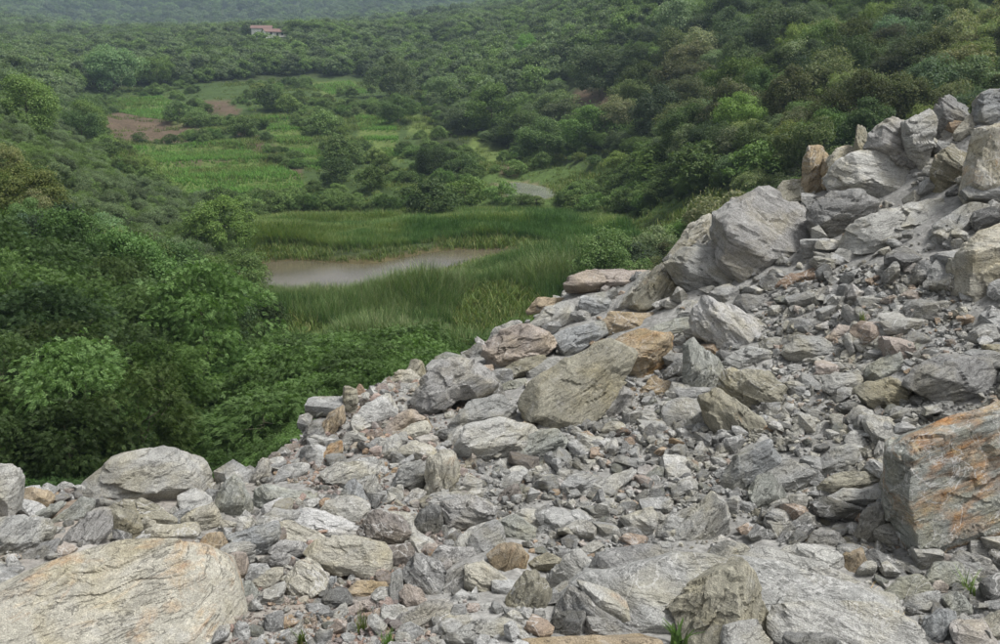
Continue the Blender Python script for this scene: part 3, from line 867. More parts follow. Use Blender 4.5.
R('pinkish rounded boulder on the slope edge above the great slab', '481,356 488,343 505,330 525,324 546,335 556,352 535,361 515,376 490,369', 'gp', 0.12, (518,350,15,36,22), 20, 'boulder')
R('olive rock tucked under the pinkish rounded boulder', '494,377 515,361 545,355 551,365 531,374 505,384', 'go', 0.1, None, 25)
R('light grey ribbed rock above the pinkish boulder', '529,326 545,308 565,301 579,310 573,326 556,336 540,334', 'gl', 0, (556,318,35,30,20), 38)
R('thin rusty stone at the crest above the ribbed rock', '526,312 540,297 560,297 574,303 546,309', 'gt', 0.5, None, 25, 'stone')
R('grey cube-like rock above the tan beam', '577,311 580,297 605,292 613,310 600,319 582,319', 'gb', 0, (595,305,-10,35,20), -10)
R('long flat-topped pinkish boulder on the crest', '564,287 568,275 585,270 640,269 657,275 641,293 600,296 570,293', 'gp', 0.2, (605,280,2,45,15), 3, 'boulder')
R('olive pointed block beside the long flat-topped boulder', '629,307 640,285 655,269 668,263 687,290 681,306 660,314 640,314', 'go', 0.4, (660,290,60,28,26), 55)
R('thin pale fin of rock leaning between the flat-topped boulder and pointed block', '612,312 640,276 650,270 645,290 628,314', 'gl', 0.1, None, 52, 'rock_slab')
R('grey boulder in shadow left of the great crest boulder', '664,263 685,244 715,247 736,270 742,289 720,297 690,299 675,286', 'g', 0, (705,280,-20,25,35), -25, 'boulder')
R('great pale mauve boulder on the crest, largest of the skyline', '709,230 713,212 745,194 780,187 800,199 818,229 827,245 819,261 790,267 765,277 738,284 722,269 711,250', 'mv', 0, (752,252,-36,32,26), -28, 'boulder', depth=1.15, rough=0.75, corners=False)
R('reddish-brown slab tucked under the great crest boulder', '774,287 790,275 820,267 832,272 811,286 786,294', 'br', 0.2, None, 22, 'rock_slab')
R('dark olive boulder wedged between the crest boulder and ellipsoid boulder', '807,216 812,203 830,191 860,189 877,200 871,216 851,236 831,252 817,236', 'gm', 0.1, (840,212,8,24,34), 10, 'boulder')
R('pale smooth ellipsoid boulder on the crest', '828,187 838,165 855,152 880,149 905,165 917,190 911,202 880,207 850,195 832,192', 'gl', 0, (872,185,-10,28,30), -15, 'boulder', rough=0.7, corners=False)
R('broad tilted slab under the ellipsoid boulder', '842,252 855,225 885,209 940,197 967,197 980,203 960,221 930,246 895,254 860,257', 'gl', 0.08, (905,235,14,40,22), 18, 'rock_slab')
R('layered grey rock at the end of the broad tilted slab', '929,247 935,225 965,203 987,205 987,223 960,247 940,252', 'g', 0, (955,228,40,30,22), 42)
R('brown-fronted cube block with pale top at the right edge', '951,302 957,258 970,247 988,235 1016,222 1020,290 1002,308 970,306', 'gc', 0.42, (985,256,10,62,5), 5, 'boulder', rough=0.6, corners=False)
R('tall pale tan block at the right edge of the skyline', '959,192 968,150 975,128 1000,124 1034,128 1034,216 1000,220 972,207', 'gc', 0.72, (985,175,70,20,22), 75, 'boulder')
R('bluish grey block topmost at the right edge', '973,124 980,95 990,89 1034,92 1034,132 985,135', 'gb', 0, None, 20, 'boulder')
R('dark-fronted block with pale top standing on the skyline', '925,130 938,103 953,92 971,105 969,119 956,140 935,145', 'gm', 0, (946,118,-32,48,26), -32, 'boulder')
R('purplish grey boulder right of the skyline gap', '864,152 872,128 885,119 905,117 931,130 934,156 926,172 912,180 890,164', 'mv', 0.05, (900,155,-30,28,24), -30, 'boulder')
R('pale stone peeping behind the purplish grey boulder', '904,121 930,109 937,124 925,138 910,132', 'gl', 0, None, 15, 'stone')
R('fractured olive rock between purplish boulder and tall tan block', '930,182 935,158 955,144 967,155 964,181 951,200 935,200', 'go', 0.35, (948,170,-20,30,20), -30)
R('crumbly cream-orange rock left of the tall tan block', '953,135 968,115 983,124 978,142 960,149', 'gc', 0.5, None, 30)
R('tan rounded rock at the end of the ellipsoid boulder', '802,168 808,147 820,145 831,160 826,177 805,182', 'gt', 0.25, None, 60)
R('tan stone between the tan rounded rock and ellipsoid boulder', '821,180 825,160 845,154 852,160 836,182', 'gt', 0.45, None, 40, 'stone')
R('pointed olive stone behind the ellipsoid boulder', '852,150 858,128 865,122 873,130 869,150', 'go', 0.2, None, 70, 'stone')
R('olive-grey stone on the crest left of the tan rounded rock', '773,198 785,180 806,178 807,196 790,203', 'go', 0.05, None, 20)
R('flat tan stone behind the pointed olive stone', '826,158 838,146 854,145 856,154 840,162', 'gc', 0.3, None, 10, 'stone')
R('grey tan rocks ledge left of the great crest boulder', '667,250 690,226 713,214 713,238 700,250', 'gc', 0.15, (692,238,30,35,22), 35)
# left middle slope
R('purple-sided grey boulder at the slope edge by the reeds', '411,402 420,378 450,357 476,358 498,375 499,389 470,402 440,414 417,420', 'mv', 0, (462,383,26,42,16), 28, 'boulder')
R('light dome-shaped rock below the purple-sided boulder', '449,427 470,400 500,394 516,410 521,427 490,431', 'g', 0, (485,415,5,35,18), 15)
R('pale mauve round boulder below the light dome-shaped rock', '454,448 465,425 495,417 536,425 542,441 511,462 480,465 460,461', 'gl', 0.08, (497,442,8,35,22), 12, 'boulder')
R('grey wedge right of the pale mauve round boulder', '509,458 530,434 560,429 572,446 540,462', 'gg', 0, (542,447,25,40,20), 30)
R('brown-pink leaning slab above the cream slab', '380,437 400,414 411,409 427,418 402,433', 'gp', 0.2, (405,423,38,35,25), 38, 'rock_slab')
R('cream slab with dark end below the purple-sided boulder', '399,434 425,421 431,430 422,446 402,444', 'gc', 0.12, (415,434,15,50,15), 15, 'rock_slab')
R('ochre-capped rock under the cream slab', '396,452 415,440 433,447 442,462 410,465', 'gc', 0.5, (420,452,-15,35,20), -10)
R('pale long stone left of the ochre-capped rock', '373,465 385,445 398,434 402,445 391,468', 'gl', 0, None, 55, 'stone')
R('grey rock below the ochre-capped rock', '392,490 402,464 420,460 428,472 415,482 402,492', 'g', 0, None, 30)
R('ochre split stone at the slope edge beside the bright bushes', '321,427 330,412 344,405 346,420 335,434 324,436', 'gt', 0.55, (337,420,60,25,25), 60)
R('dark grey stone by the bushes left of the ochre split stone', '301,442 308,425 320,423 326,440 305,450', 'gd', 0, None, 20, 'stone')
R('rust-orange stone below the ochre split stone', '314,462 330,445 341,441 343,453 329,467', 'gt', 0.9, None, 35, 'stone')
R('olive stone at the bush edge beside a thin brown one', '339,400 343,387 355,386 359,399 348,403', 'go', 0, None, 10, 'stone')
R('thin brown stone standing at the bush edge', '355,392 360,384 369,397 361,402', 'br', 0.1, None, 60, 'stone')
R('cream-tan stone at the bush edge left of the purple-sided boulder', '386,391 398,372 411,369 422,380 406,391', 'gc', 0.4, None, 30)
R('olive stone above the cream-tan stone at bush edge', '404,374 412,359 423,361 426,373 413,378', 'go', 0.05, None, 40, 'stone')
R('pale grey rock between cream-tan stone and purple-sided boulder', '391,398 408,386 418,382 414,398 400,404', 'gl', 0, None, 20)
R('grey stone behind the purple-sided boulder', '434,361 445,352 461,354 467,366 446,370', 'gg', 0, None, 5, 'stone')
R('dark stone at the reeds beside the pinkish boulder', '461,354 475,344 487,349 482,362 465,363', 'gd', 0, None, 15, 'stone')
R('pale jagged stone at the edge of the reeds', '486,341 498,326 512,320 522,324 505,332', 'gl', 0, None, 20, 'stone')
R('greenish folded stone between the purple-sided boulder and great slab', '493,389 510,382 527,378 522,393 505,394', 'gg', 0, (510,388,-12,40,20), -10, 'stone')
R('round bluish pebble under the great tilted slab', '507,421 512,413 520,413 524,420 518,427 510,427', 'gb', 0, None, 0, 'stone')
R('round tan pebble next to the bluish pebble', '519,430 524,421 533,422 536,429 530,435 522,434', 'gt', 0.05, None, 0, 'stone')
# right middle
R('bluish layered slab sunk in the scree', '720,484 735,455 770,439 782,455 772,476 745,492 728,500', 'gb', 0, (752,465,32,32,20), 32, 'rock_slab')
R('smooth grey rock with dark underside beside the layered slab', '764,477 770,462 790,459 820,470 811,486 785,495 771,490', 'g', 0, (795,478,22,38,30), 20)
R('rounded green-grey rock below the bluish layered slab', '748,499 757,475 770,472 787,496 777,511 757,511', 'gg', 0, None, 40)
R('grey shelf rock above the stack of slabs', '813,468 830,450 850,444 860,455 846,470 825,477', 'g', 0, (838,460,15,45,20), 15)
R('olive top slab of the stack left of the orange-stained slab', '818,488 835,475 870,471 888,478 872,491 830,494', 'go', 0, (850,482,4,45,25), 6, 'rock_slab')
R('pale middle slab of the stack left of the orange-stained slab', '822,503 850,488 885,489 890,499 852,507', 'gl', 0, (855,497,3,50,22), 4, 'rock_slab')
R('dark bottom slab of the stack left of the orange-stained slab', '812,503 828,496 868,508 852,523 820,515', 'gd', 0, None, -8, 'rock_slab')
R('upright grey wedge against the orange-stained slab', '853,538 868,508 885,504 892,525 887,540 860,543', 'gm', 0, (873,524,55,28,22), 50)
R('pale stone above the upright grey wedge by the stained slab', '874,452 880,441 892,441 895,458 886,470 877,464', 'gl', 0, None, 60, 'stone')
R('square pale block with dark end on the pale ledge', '776,560 790,545 815,544 839,552 847,570 831,584 800,573', 'gl', 0, (822,563,60,26,26), -10)
R('orange striped stone standing beside the square pale block', '841,574 845,555 862,547 867,560 862,582 848,584', 'gt', 0.6, (854,566,80,20,20), 80, 'stone')
R('dark sharp slab below the orange-stained slab', '863,561 870,549 890,559 922,576 902,583 870,578', 'gd', 0, (890,568,-25,30,25), -28, 'rock_slab')
R('grey-green rock below the dark sharp slab', '883,595 900,580 925,576 934,590 906,600', 'gg', 0, None, 12)
R('lumpy green-grey rock under the corner of the stained slab', '923,583 935,563 955,561 970,575 962,590 935,593', 'gg', 0, None, 25)
R('dark flat rock beneath the stained slab at the edge', '953,563 965,552 990,559 998,573 975,578', 'gm', 0, None, -10)
R('grey oval rock in the second row under the stained slab', '903,609 915,595 940,591 947,605 926,616', 'g', 0, None, 10)
R('small green-grey rock right of the grey oval rock', '944,601 960,592 972,608 962,618 947,615', 'gg', 0, None, 30)
R('pale blue upright stone in the near right corner', '920,644 930,618 942,609 957,615 952,634 938,650', 'gb', 0, (940,628,50,30,18), 50, 'stone')
R('cream corner rock cut by the photo edge', '976,656 985,627 1004,610 1030,612 1030,656', 'gc', 0.25, None, 40)
R('mauve stone left of the cream corner rock', '957,631 965,618 983,614 988,626 972,638', 'mv', 0, None, 15, 'stone')
R('dark rock at the edge between stained slab and cream corner rock', '980,585 1000,572 1024,575 1024,606 990,603', 'gd', 0, None, 20)
R('small pale chip before the pale blue upright stone', '946,640 952,631 960,634 958,645 949,648', 'gl', 0, None, 20, 'stone')
R('pale wedge stone lying flat in the scree above the smooth slab', '621,519 652,507 658,518 650,541 635,540', 'gl', 0, (643,522,-20,35,20), -15, 'stone')
R('grey stone beside the pale bedrock hump', '653,533 670,515 691,520 687,536 660,540', 'g', 0, (672,527,15,40,22), 15, 'stone')
R('long pale stone lying along the scree', '568,503 580,485 605,474 637,471 631,486 600,492 582,508', 'gl', 0, (600,486,22,40,20), 24, 'stone')
R('dark olive stone in the scree below the long pale stone', '633,503 645,488 660,489 665,501 647,510', 'gd', 0.1, None, 20, 'stone')
R('dark mauve stone at the left edge of the scree', '490,511 500,495 515,484 522,495 512,513', 'md', 0, None, 45, 'stone')
R('olive stone beside the dark mauve stone', '514,503 525,487 541,490 543,501 521,506', 'go', 0, None, 20, 'stone')
R('pink stone in the upper scree near the grey block', '823,341 840,324 857,327 855,340 838,344', 'gp', 0.2, None, 15, 'stone')
R('pale green shard standing in the upper scree', '873,333 884,311 894,311 893,327 882,335', 'gg', 0, None, 60, 'stone')
R('pale greenish stone below the pale square stone', '798,448 808,430 826,421 830,436 823,448', 'gl', 0, None, 50, 'stone')
R('light grey stone left of the pale greenish stone', '783,440 795,424 805,430 801,443', 'g', 0, None, 20, 'stone')
R('white stone in a dark pocket under the layered slab', '764,524 769,518 777,519 778,527 770,531', 'gw', 0, None, 10, 'stone')
R('brown plank-like stone above the white stone', '763,518 775,510 790,507 792,511 776,519', 'br', 0.2, None, 15, 'stone')
R('grey slab below the white stone leaning to the stack', '772,548 790,524 805,513 815,520 800,542 786,552', 'gm', 0.1, (795,532,45,30,20), 48, 'rock_slab')
R('ochre chip among the slabs by the square pale block', '791,541 798,530 808,533 808,544 799,549', 'gt', 0.6, None, 20, 'stone')
R('grey block behind the square pale block', '806,545 815,532 838,530 850,545 838,556 820,552', 'gm', 0, None, 10)

# ------------------------------------------------------------------ loose stones: the larger ones singly, the rest as scree
def hull_mesh(rg, n, flat, seed_scale=1.0):
    pts = rg.normal(size=(n, 3)); pts /= np.linalg.norm(pts, axis=1, keepdims=True)
    pts *= rg.uniform(0.8, 1.0, (n, 1))
    pts *= [1.0, rg.uniform(0.6, 0.9), flat]
    bm = bmesh.new()
    for p in pts: bm.verts.new(p)
    r = bmesh.ops.convex_hull(bm, input=bm.verts)
    bmesh.ops.delete(bm, geom=[v for v in bm.verts if not v.link_faces], context='VERTS')
    bmesh.ops.triangulate(bm, faces=bm.faces)
    bm.verts.index_update()
    V = np.array([v.co[:] for v in bm.verts]); f = np.array([[v.index for v in q.verts] for q in bm.faces])
    bm.free()
    return V, f

def stone_mesh(k):
    rg = np.random.default_rng(900 + k)
    half = np.array([1.0, rg.uniform(0.55, 0.9), rg.uniform(0.32, 0.7)])
    n = rg.normal(size=(13, 3)); n /= np.linalg.norm(n, axis=1, keepdims=True)
    planes = [(v, float(np.linalg.norm(v * half)) * rg.uniform(0.72, 1.0)) for v in n]
    for s in (-1, 1):
        for ax in range(3):
            v = np.zeros(3); v[ax] = s; v += rg.normal(size=3) * 0.15; v /= np.linalg.norm(v)
            planes.append((v, half[ax] * rg.uniform(0.8, 1.0)))
    V, f, Rm = carve(planes, half, 4, 1.3, np.array([rg.normal() * 0.3, rg.normal() * 0.3, 1.0]), rg, 1.0, 6)
    return V, f
STONES = [mesh_from('stone', *stone_mesh(k), MAT_ROCK, False) for k in range(18)]

def rand_rot(rg, tilt):
    a = rg.uniform(0, 2 * math.pi); ax = rg.uniform(0, 2 * math.pi)
    q = Matrix.Rotation(rg.normal() * tilt, 3, Vector((math.cos(ax), math.sin(ax), 0))) @ Matrix.Rotation(a, 3, 'Z')
    return q

ROCK_AREA = [(-70, 510), (0, 488), (60, 482), (230, 482), (270, 455), (300, 432), (345, 398), (400, 380), (440, 364), (480, 346), (520, 322), (565, 296), (650, 270),
             (720, 235), (790, 200), (860, 165), (940, 130), (1070, 105), (1230, 105), (1230, 690), (-70, 690)]
ZONES = [   # polygon in the photo, stones, size range in px, colours, what sets the place apart
    ([(470,440),(560,425),(700,440),(720,500),(640,520),(560,560),(500,540),(480,490)], 52, (11, 32), ['g', 'g', 'gm', 'gl', 'gg', 'md'], 'angular grey stone in the scree below the great tilted slab'),
    ([(600,410),(700,390),(720,440),(620,440)], 22, (9, 20), ['g', 'gl', 'gg', 'gt'], 'pale broken stone in the scree beside the leaning olive and orange slab'),
    ([(760,290),(860,290),(950,300),(960,350),(860,345),(780,345)], 20, (10, 24), ['g', 'gg', 'gl', 'gp'], 'small stone in the upper scree under the broad tilted slab'),
    ([(800,400),(890,415),(890,440),(860,470),(790,450)], 22, (9, 22), ['gg', 'g', 'gm', 'mv'], 'grey stone in the scree between the olive wedge slab and the stack'),
    ([(730,500),(860,510),(890,560),(830,560),(760,540)], 18, (9, 24), ['gm', 'g', 'go', 'gl'], 'grey chunk in the gaps around the white stone'),
    ([(860,570),(1000,560),(1000,640),(930,650),(880,600)], 26, (9, 24), ['gg', 'gm', 'g', 'mv'], 'dark greenish chunk in the heap below the orange-stained slab'),
    ([(290,440),(330,400),(400,385),(430,420),(380,470),(330,480),(280,470)], 36, (9, 24), ['gp', 'g', 'gt', 'md', 'gl', 'gg'], 'small pinkish or grey stone on the slope edge beside the bright bushes'),
    ([(230,590),(340,590),(400,610),(440,650),(250,650)], 26, (7, 20), ['g', 'gp', 'gt', 'gg', 'gl'], 'little stone in the weedy hollow right of the stained boulder'),
    ([(250,500),(420,470),(500,500),(500,600),(380,600),(280,560)], 26, (11, 28), ['mv', 'gl', 'gc', 'gp', 'gm'], 'filler stone in the chinks among the pale rocks in the middle'),
    ([(0,490),(110,500),(100,560),(0,570)], 10, (9, 22), ['g', 'mv', 'gm', 'gc'], 'chinking stone among the rocks behind the stained boulder'),
]
def shrink(p, k):
    c = p.mean(0); return c + (p - c) * k
HP = [shrink(p, 0.86) for p in HERO_POLYS]
def clear_of_heroes(x, y, polys):
    m = np.ones(len(x), bool)
    for p in polys: m &= ~in_poly(x, y, p)
    return m

def scatter_px(rg, poly, n, polys, tries=40):
    poly = np.array(poly, float)
    lo, hi = poly.min(0), poly.max(0)
    q = rg.uniform(lo, hi, (n * tries, 2))
    q = q[in_poly(q[:, 0], q[:, 1], poly)]
    q = q[clear_of_heroes(q[:, 0], q[:, 1], polys)]
    return q

def build_loose_stones():
    rg = np.random.default_rng(33)
    for poly, n, (s0, s1), cols, label in ZONES:
        q = scatter_px(rg, poly, n, HP)
        kept, rad = [], []
        for p in q:
            if len(kept) >= n: break
            s = s0 + (s1 - s0) * rg.random() ** 1.7
            if all(math.hypot(p[0] - a[0], p[1] - a[1]) > 0.36 * (s + b) for a, b in zip(kept, rad)):
                kept.append(p); rad.append(s)
        kept = np.array(kept)
        G = near_y(kept[:, 0], kept[:, 1] + np.array(rad) * 0.25)
        G[:, 2] = ground_z(G[:, 0], G[:, 1])
        for g, s in zip(G, rad):
            r = s / F * float((g - CAMP) @ AX_F) * 0.56
            o = link('stone', STONES[rg.integers(len(STONES))], label=label, cat='stone', group=label.replace('stone', 'stones', 1).replace('chunk', 'chunks', 1), kind='thing')
            M = rand_rot(rg, 0.45).to_4x4() @ Matrix.Diagonal((r, r, r, 1))
            o.matrix_world = Matrix.Translation((g[0], g[1], g[2] + r * 0.25)) @ M
            c = PAL[cols[rg.integers(len(cols))]]
            v = rg.uniform(0.85, 1.12)
            o.color = (*[k * v for k in c], 0.85 if rg.random() < 0.05 else 0.0)
build_loose_stones()

def build_scree(name, mat, area, n, med, sig, big, seed, label, avoid=HP, tall=0.18):
    rg = np.random.default_rng(seed)
    q = scatter_px(rg, area, n, avoid, tries=5)[:n]
    patch = 0.5 + 0.9 * noise2(q[:, 0], q[:, 1] * 1.6, 0.018, 3, seed)          # coarse and fine patches
    px = np.clip(med * np.clip(0.45 + 1.1 * patch, 0.4, 1.7) * np.exp(rg.normal(size=len(q)) * sig), 1.6, big)
    G = near_y(q[:, 0], q[:, 1])
    dep = (G - CAMP) @ AX_F
    r = px / F * dep * 0.55
    protos = [hull_mesh(rg, int(rg.integers(11, 16)), rg.uniform(0.42, 0.85)) for _ in range(40)]
    VV, FF, base = [], [], 0
    gz = ground_z(G[:, 0], G[:, 1])
    for i in range(len(q)):
        V, f = protos[rg.integers(40)]
        M = np.array(rand_rot(rg, 0.8))
        P = (V * r[i]) @ M.T + [G[i, 0], G[i, 1], gz[i] + r[i] * rg.uniform(-0.1, 0.35) + tall * r[i] * rg.random()]
        VV.append(P); FF.append(f + base); base += len(V)
    me = mesh_from(name, np.vstack(VV), np.vstack(FF), mat, False)
    link(name, me, label=label, kind='stuff')

# the whole pile is floored with broken stone; the finest fraction lies in the grey scree of the middle
def build_blocks(name, area, n, s0, s1, seed, label):
    rg = np.random.default_rng(seed)
    q = scatter_px(rg, area, n, HP, tries=8)[:n]
    px = s0 + (s1 - s0) * rg.random(len(q)) ** 2.2
    G = near_y(q[:, 0], q[:, 1] + px * 0.2)
    r = px / F * ((G - CAMP) @ AX_F) * 0.56
    gz = ground_z(G[:, 0], G[:, 1])
    protos = []
    for k in range(24):
        h = np.array([1.0, rg.uniform(0.6, 0.95), rg.uniform(0.28, 0.6)])
        nn = unit3(rg.normal(size=(8, 3)))
        pl = [(v, float(np.linalg.norm(v * h)) * rg.uniform(0.7, 0.95)) for v in nn]
        for sg in (-1, 1):
            for ax in range(3):
                v = np.zeros(3); v[ax] = sg; v += rg.normal(size=3) * 0.12
                pl.append((v / np.linalg.norm(v), h[ax] * rg.uniform(0.8, 1.0)))
        V, f, _ = carve(pl, h, 3, 1.3, np.array([0.1, 0.1, 1.0]), rg, 0.7, 3)
        protos.append((V, f))
    VV, FF, base = [], [], 0
    for i in range(len(q)):
        V, f = protos[rg.integers(24)]
        M = np.array(rand_rot(rg, 0.5))
        VV.append((V * r[i]) @ M.T + [G[i, 0], G[i, 1], gz[i] + r[i] * rg.uniform(-0.05, 0.3)]); FF.append(f + base); base += len(V)
    link(name, mesh_from(name, np.vstack(VV), np.vstack(FF), MAT_SCREE, False), label=label, kind='stuff')
def unit3(v): return v / np.linalg.norm(v, axis=1, keepdims=True)
FINE = [(470,430),(600,415),(720,300),(860,270),(960,300),(1000,420),(880,470),(720,530),(560,570),(490,530)]
build_blocks('rubble', ROCK_AREA, 950, 14, 46, 50, 'broken slabs and blocks of grey stone packed between the larger rocks')
build_scree('scree', MAT_SCREE, ROCK_AREA, 5200, 7.0, 0.75, 30, 51, 'broken grey stone filling the gaps between the rocks')
build_scree('fine_scree', MAT_SCREE, FINE, 12000, 3.6, 0.65, 18, 52, 'fine grey scree of small chips running down the slope')
build_scree('pink_scree', MAT_SCREE_PINK, [(270,470),(300,435),(345,400),(410,385),(470,400),(480,500),(420,600),(440,660),(230,660),(240,590),(280,560)], 4200, 5.0, 0.6, 18, 53, 'pinkish brown broken stone on the lower slope')

def back_slope():                     # the far side of the crest, falling to the bushes
    rg = np.random.default_rng(58)
    n = 2600
    u = rg.uniform(_cu.min(), _cu.max(), n)
    y = np.interp(u, _cu, _cy) + 6.0 * rg.random(n) ** 1.5 - 0.2
    x = u * (y + 6)
    z = ground_z(x, y)
    r = np.clip(0.08 * np.exp(rg.normal(size=n) * 0.6), 0.03, 0.35)
    protos = [hull_mesh(rg, int(rg.integers(11, 16)), rg.uniform(0.42, 0.85)) for _ in range(30)]
    VV, FF, base = [], [], 0
    for i in range(n):
        V, f = protos[rg.integers(30)]
        VV.append((V * r[i]) @ np.array(rand_rot(rg, 0.8)).T + [x[i], y[i], z[i] + 0.1 * r[i]]); FF.append(f + base); base += len(V)
    link('back_scree', mesh_from('back_scree', np.vstack(VV), np.vstack(FF), MAT_SCREE, False), label='grey scree spilling over the crest towards the bushes', kind='stuff')
back_slope()

# ------------------------------------------------------------------ foliage
def leaf_material(name, stops, trans=0.30, vary=0.42, rough=0.55):
    t = NT(name)
    oi = t.n('ShaderNodeObjectInfo')
    gi = t.n('ShaderNodeNewGeometry')
    c = t.ramp(gi.outputs['Random Per Island'], stops)
    k = t.math('ADD', t.math('MULTIPLY', oi.outputs['Random'], 2 * vary), 1 - vary)
    c = t.mix(1.0, c, k, 'MULTIPLY')
    c = t.mix(1.0, c, oi.outputs['Color'], 'MULTIPLY')
    b = t.bsdf(c, rough, spec=0.18)
    tr = t.n('ShaderNodeBsdfTranslucent')
    t.l(t.mix(1.0, c, (1.15, 1.3, 0.65), 'MULTIPLY'), tr.inputs['Color'])
    ms = t.n('ShaderNodeMixShader'); ms.inputs[0].default_value = trans
    t.l(b.outputs[0], ms.inputs[1]); t.l(tr.outputs[0], ms.inputs[2])
    return t.done(ms.outputs[0])

M_LEAF = leaf_material('broad_leaves', [(0.0, (0.075, 0.127, 0.038)), (0.5, (0.122, 0.190, 0.055)), (1.0, (0.195, 0.259, 0.091))])
M_LEAF_GREY = leaf_material('grey_green_leaves', [(0.0, (0.089, 0.135, 0.064)), (0.6, (0.140, 0.195, 0.093)), (1.0, (0.229, 0.267, 0.140))])
M_LEAF_BRIGHT = leaf_material('fresh_leaves', [(0.0, (0.063, 0.117, 0.030)), (0.5, (0.095, 0.164, 0.046)), (1.0, (0.145, 0.220, 0.076))], 0.35)
M_GRASS = leaf_material('meadow_grass', [(0.0, (0.087, 0.135, 0.036)), (0.6, (0.135, 0.191, 0.050)), (1.0, (0.241, 0.242, 0.095))], 0.3, 0.3)
M_REED = leaf_material('reed_blades', [(0.0, (0.083, 0.139, 0.048)), (0.5, (0.128, 0.206, 0.065)), (0.85, (0.186, 0.238, 0.095)), (1.0, (0.329, 0.311, 0.174))], 0.25, 0.3)
M_REED_PALE = leaf_material('pale_reed_blades', [(0.0, (0.090, 0.135, 0.050)), (0.5, (0.140, 0.184, 0.076)), (1.0, (0.256, 0.271, 0.140))], 0.25, 0.3)
M_REED_DARK = leaf_material('dark_sedge_blades', [(0.0, (0.048, 0.102, 0.027)), (0.6, (0.076, 0.153, 0.040)), (1.0, (0.125, 0.199, 0.061))], 0.25, 0.3)
M_CROP = leaf_material('crop_leaves', [(0.0, (0.083, 0.184, 0.036)), (0.6, (0.115, 0.253, 0.045)), (1.0, (0.193, 0.324, 0.077))], 0.3, 0.25)
M_STRAW = leaf_material('dry_straw', [(0.0, (0.300, 0.275, 0.113)), (0.6, (1.008, 0.657, 0.361)), (1.0, (1.087, 0.931, 0.569))], 0.2, 0.2)
M_BARK = simple_mat('bark', (0.115, 0.108, 0.070), 0.9, 0.4, 12)

def quads_for(C, A, B, bend=None):
    """leaf diamonds: centre C, half-length vector A, half-width vector B"""
    n = len(C)
    V = np.empty((n, 4, 3))
    V[:, 0] = C - A; V[:, 1] = C + B; V[:, 2] = C + A; V[:, 3] = C - B
    if bend is not None: V[:, 1] += bend; V[:, 3] += bend
    f = np.arange(n * 4).reshape(n, 4)
    return V.reshape(-1, 3), f

def unit(v): return v / np.maximum(np.linalg.norm(v, axis=-1, keepdims=True), 1e-9)

def crown_leaves(rg, R, H, z0, nclump, nleaf, ll, lw, lumpy=0.34, top=0.25, spray=False):
    """leaves on many clumps spread over an uneven crown; R radius, H crown height, z0 its underside"""
    th = rg.uniform(0, 2 * math.pi, nclump)
    zz = rg.uniform(-0.75, 1.0, nclump)
    rr = np.sqrt(np.maximum(0, 1 - zz * zz)) * rg.uniform(0.55, 1.0, nclump)
    lob = 1 + 0.25 * np.sin(th * rg.integers(2, 5) + rg.uniform(0, 6)) + 0.12 * np.sin(th * 5 + rg.uniform(0, 6))
    C = np.stack([R * rr * lob * np.cos(th), R * rr * lob * np.sin(th), z0 + H * (0.5 + 0.5 * zz * (0.85 + top * rg.random(nclump)))], 1)
    cr = R * lumpy * rg.uniform(0.55, 1.3, nclump)
    which = rg.integers(0, nclump, nleaf)
    d = unit(rg.normal(size=(nleaf, 3)) + [0, 0, 0.45])
    rad = cr[which, None] * rg.uniform(0.35, 1.0, (nleaf, 1)) ** 0.5
    P = C[which] + d * rad * [1.05, 1.05, 0.72]
    stray = rg.random(nleaf) < 0.14
    P[stray] += rg.normal(size=(int(stray.sum()), 3)) * R * 0.13
    nrm = unit(d * 0.7 + rg.normal(size=(nleaf, 3)) * 0.5 + [0, 0, 0.5])
    ax = unit(np.cross(nrm, rg.normal(size=(nleaf, 3))))
    out = unit(P - [0, 0, z0 + H * 0.35])
    if not spray:
        sc = rg.uniform(0.6, 1.25, (nleaf, 1))
        A = ax * ll * sc; B = np.cross(nrm, ax) * lw * sc
        return quads_for(P, A, B)
    # sprays: a drooping stalk with two rows of leaflets
    ax = unit(out * [1, 1, 0.3] + rg.normal(size=(nleaf, 3)) * 0.45)
    nrm = unit(nrm - ax * np.sum(nrm * ax, 1, keepdims=True))
    side = np.cross(ax, nrm)
    VV, FF, base = [], [], 0
    k = 6
    Ls = ll * rg.uniform(0.7, 1.3, (nleaf, 1))
    for i in range(k):
        t = (i + 0.5) / k
        q = P + ax * Ls * (t * 1.0) - np.array([0, 0, 1.0]) * Ls * 0.42 * t * t
        sz = lw * (1.15 - 0.5 * t)
        for sg in (-1, 1):
            dirv = unit(side * sg + ax * 0.55 - [0, 0, 0.18])
            V, f = quads_for(q + dirv * sz * 1.0, dirv * sz, unit(np.cross(dirv, nrm)) * sz * 0.36)
            VV.append(V); FF.append(f + base); base += len(V)
    return np.vstack(VV), np.vstack(FF)

def tube(path, radii, sides=7):
    V, f = [], []
    for i, (p, r) in enumerate(zip(path, radii)):
        p = np.array(p, float)
        d = np.array(path[min(i + 1, len(path) - 1)], float) - np.array(path[max(i - 1, 0)], float)
        d /= np.linalg.norm(d)
        a = np.cross(d, [0.3, 1, 0.2]); a /= np.linalg.norm(a); b = np.cross(d, a)
        for k in range(sides):
            t = 2 * math.pi * k / sides
            V.append(p + r * (math.cos(t) * a + math.sin(t) * b))
    for i in range(len(path) - 1):
        for k in range(sides):
            k2 = (k + 1) % sides
            f.append((i * sides + k, i * sides + k2, (i + 1) * sides + k2, (i + 1) * sides + k))
    return np.array(V), np.array(f)

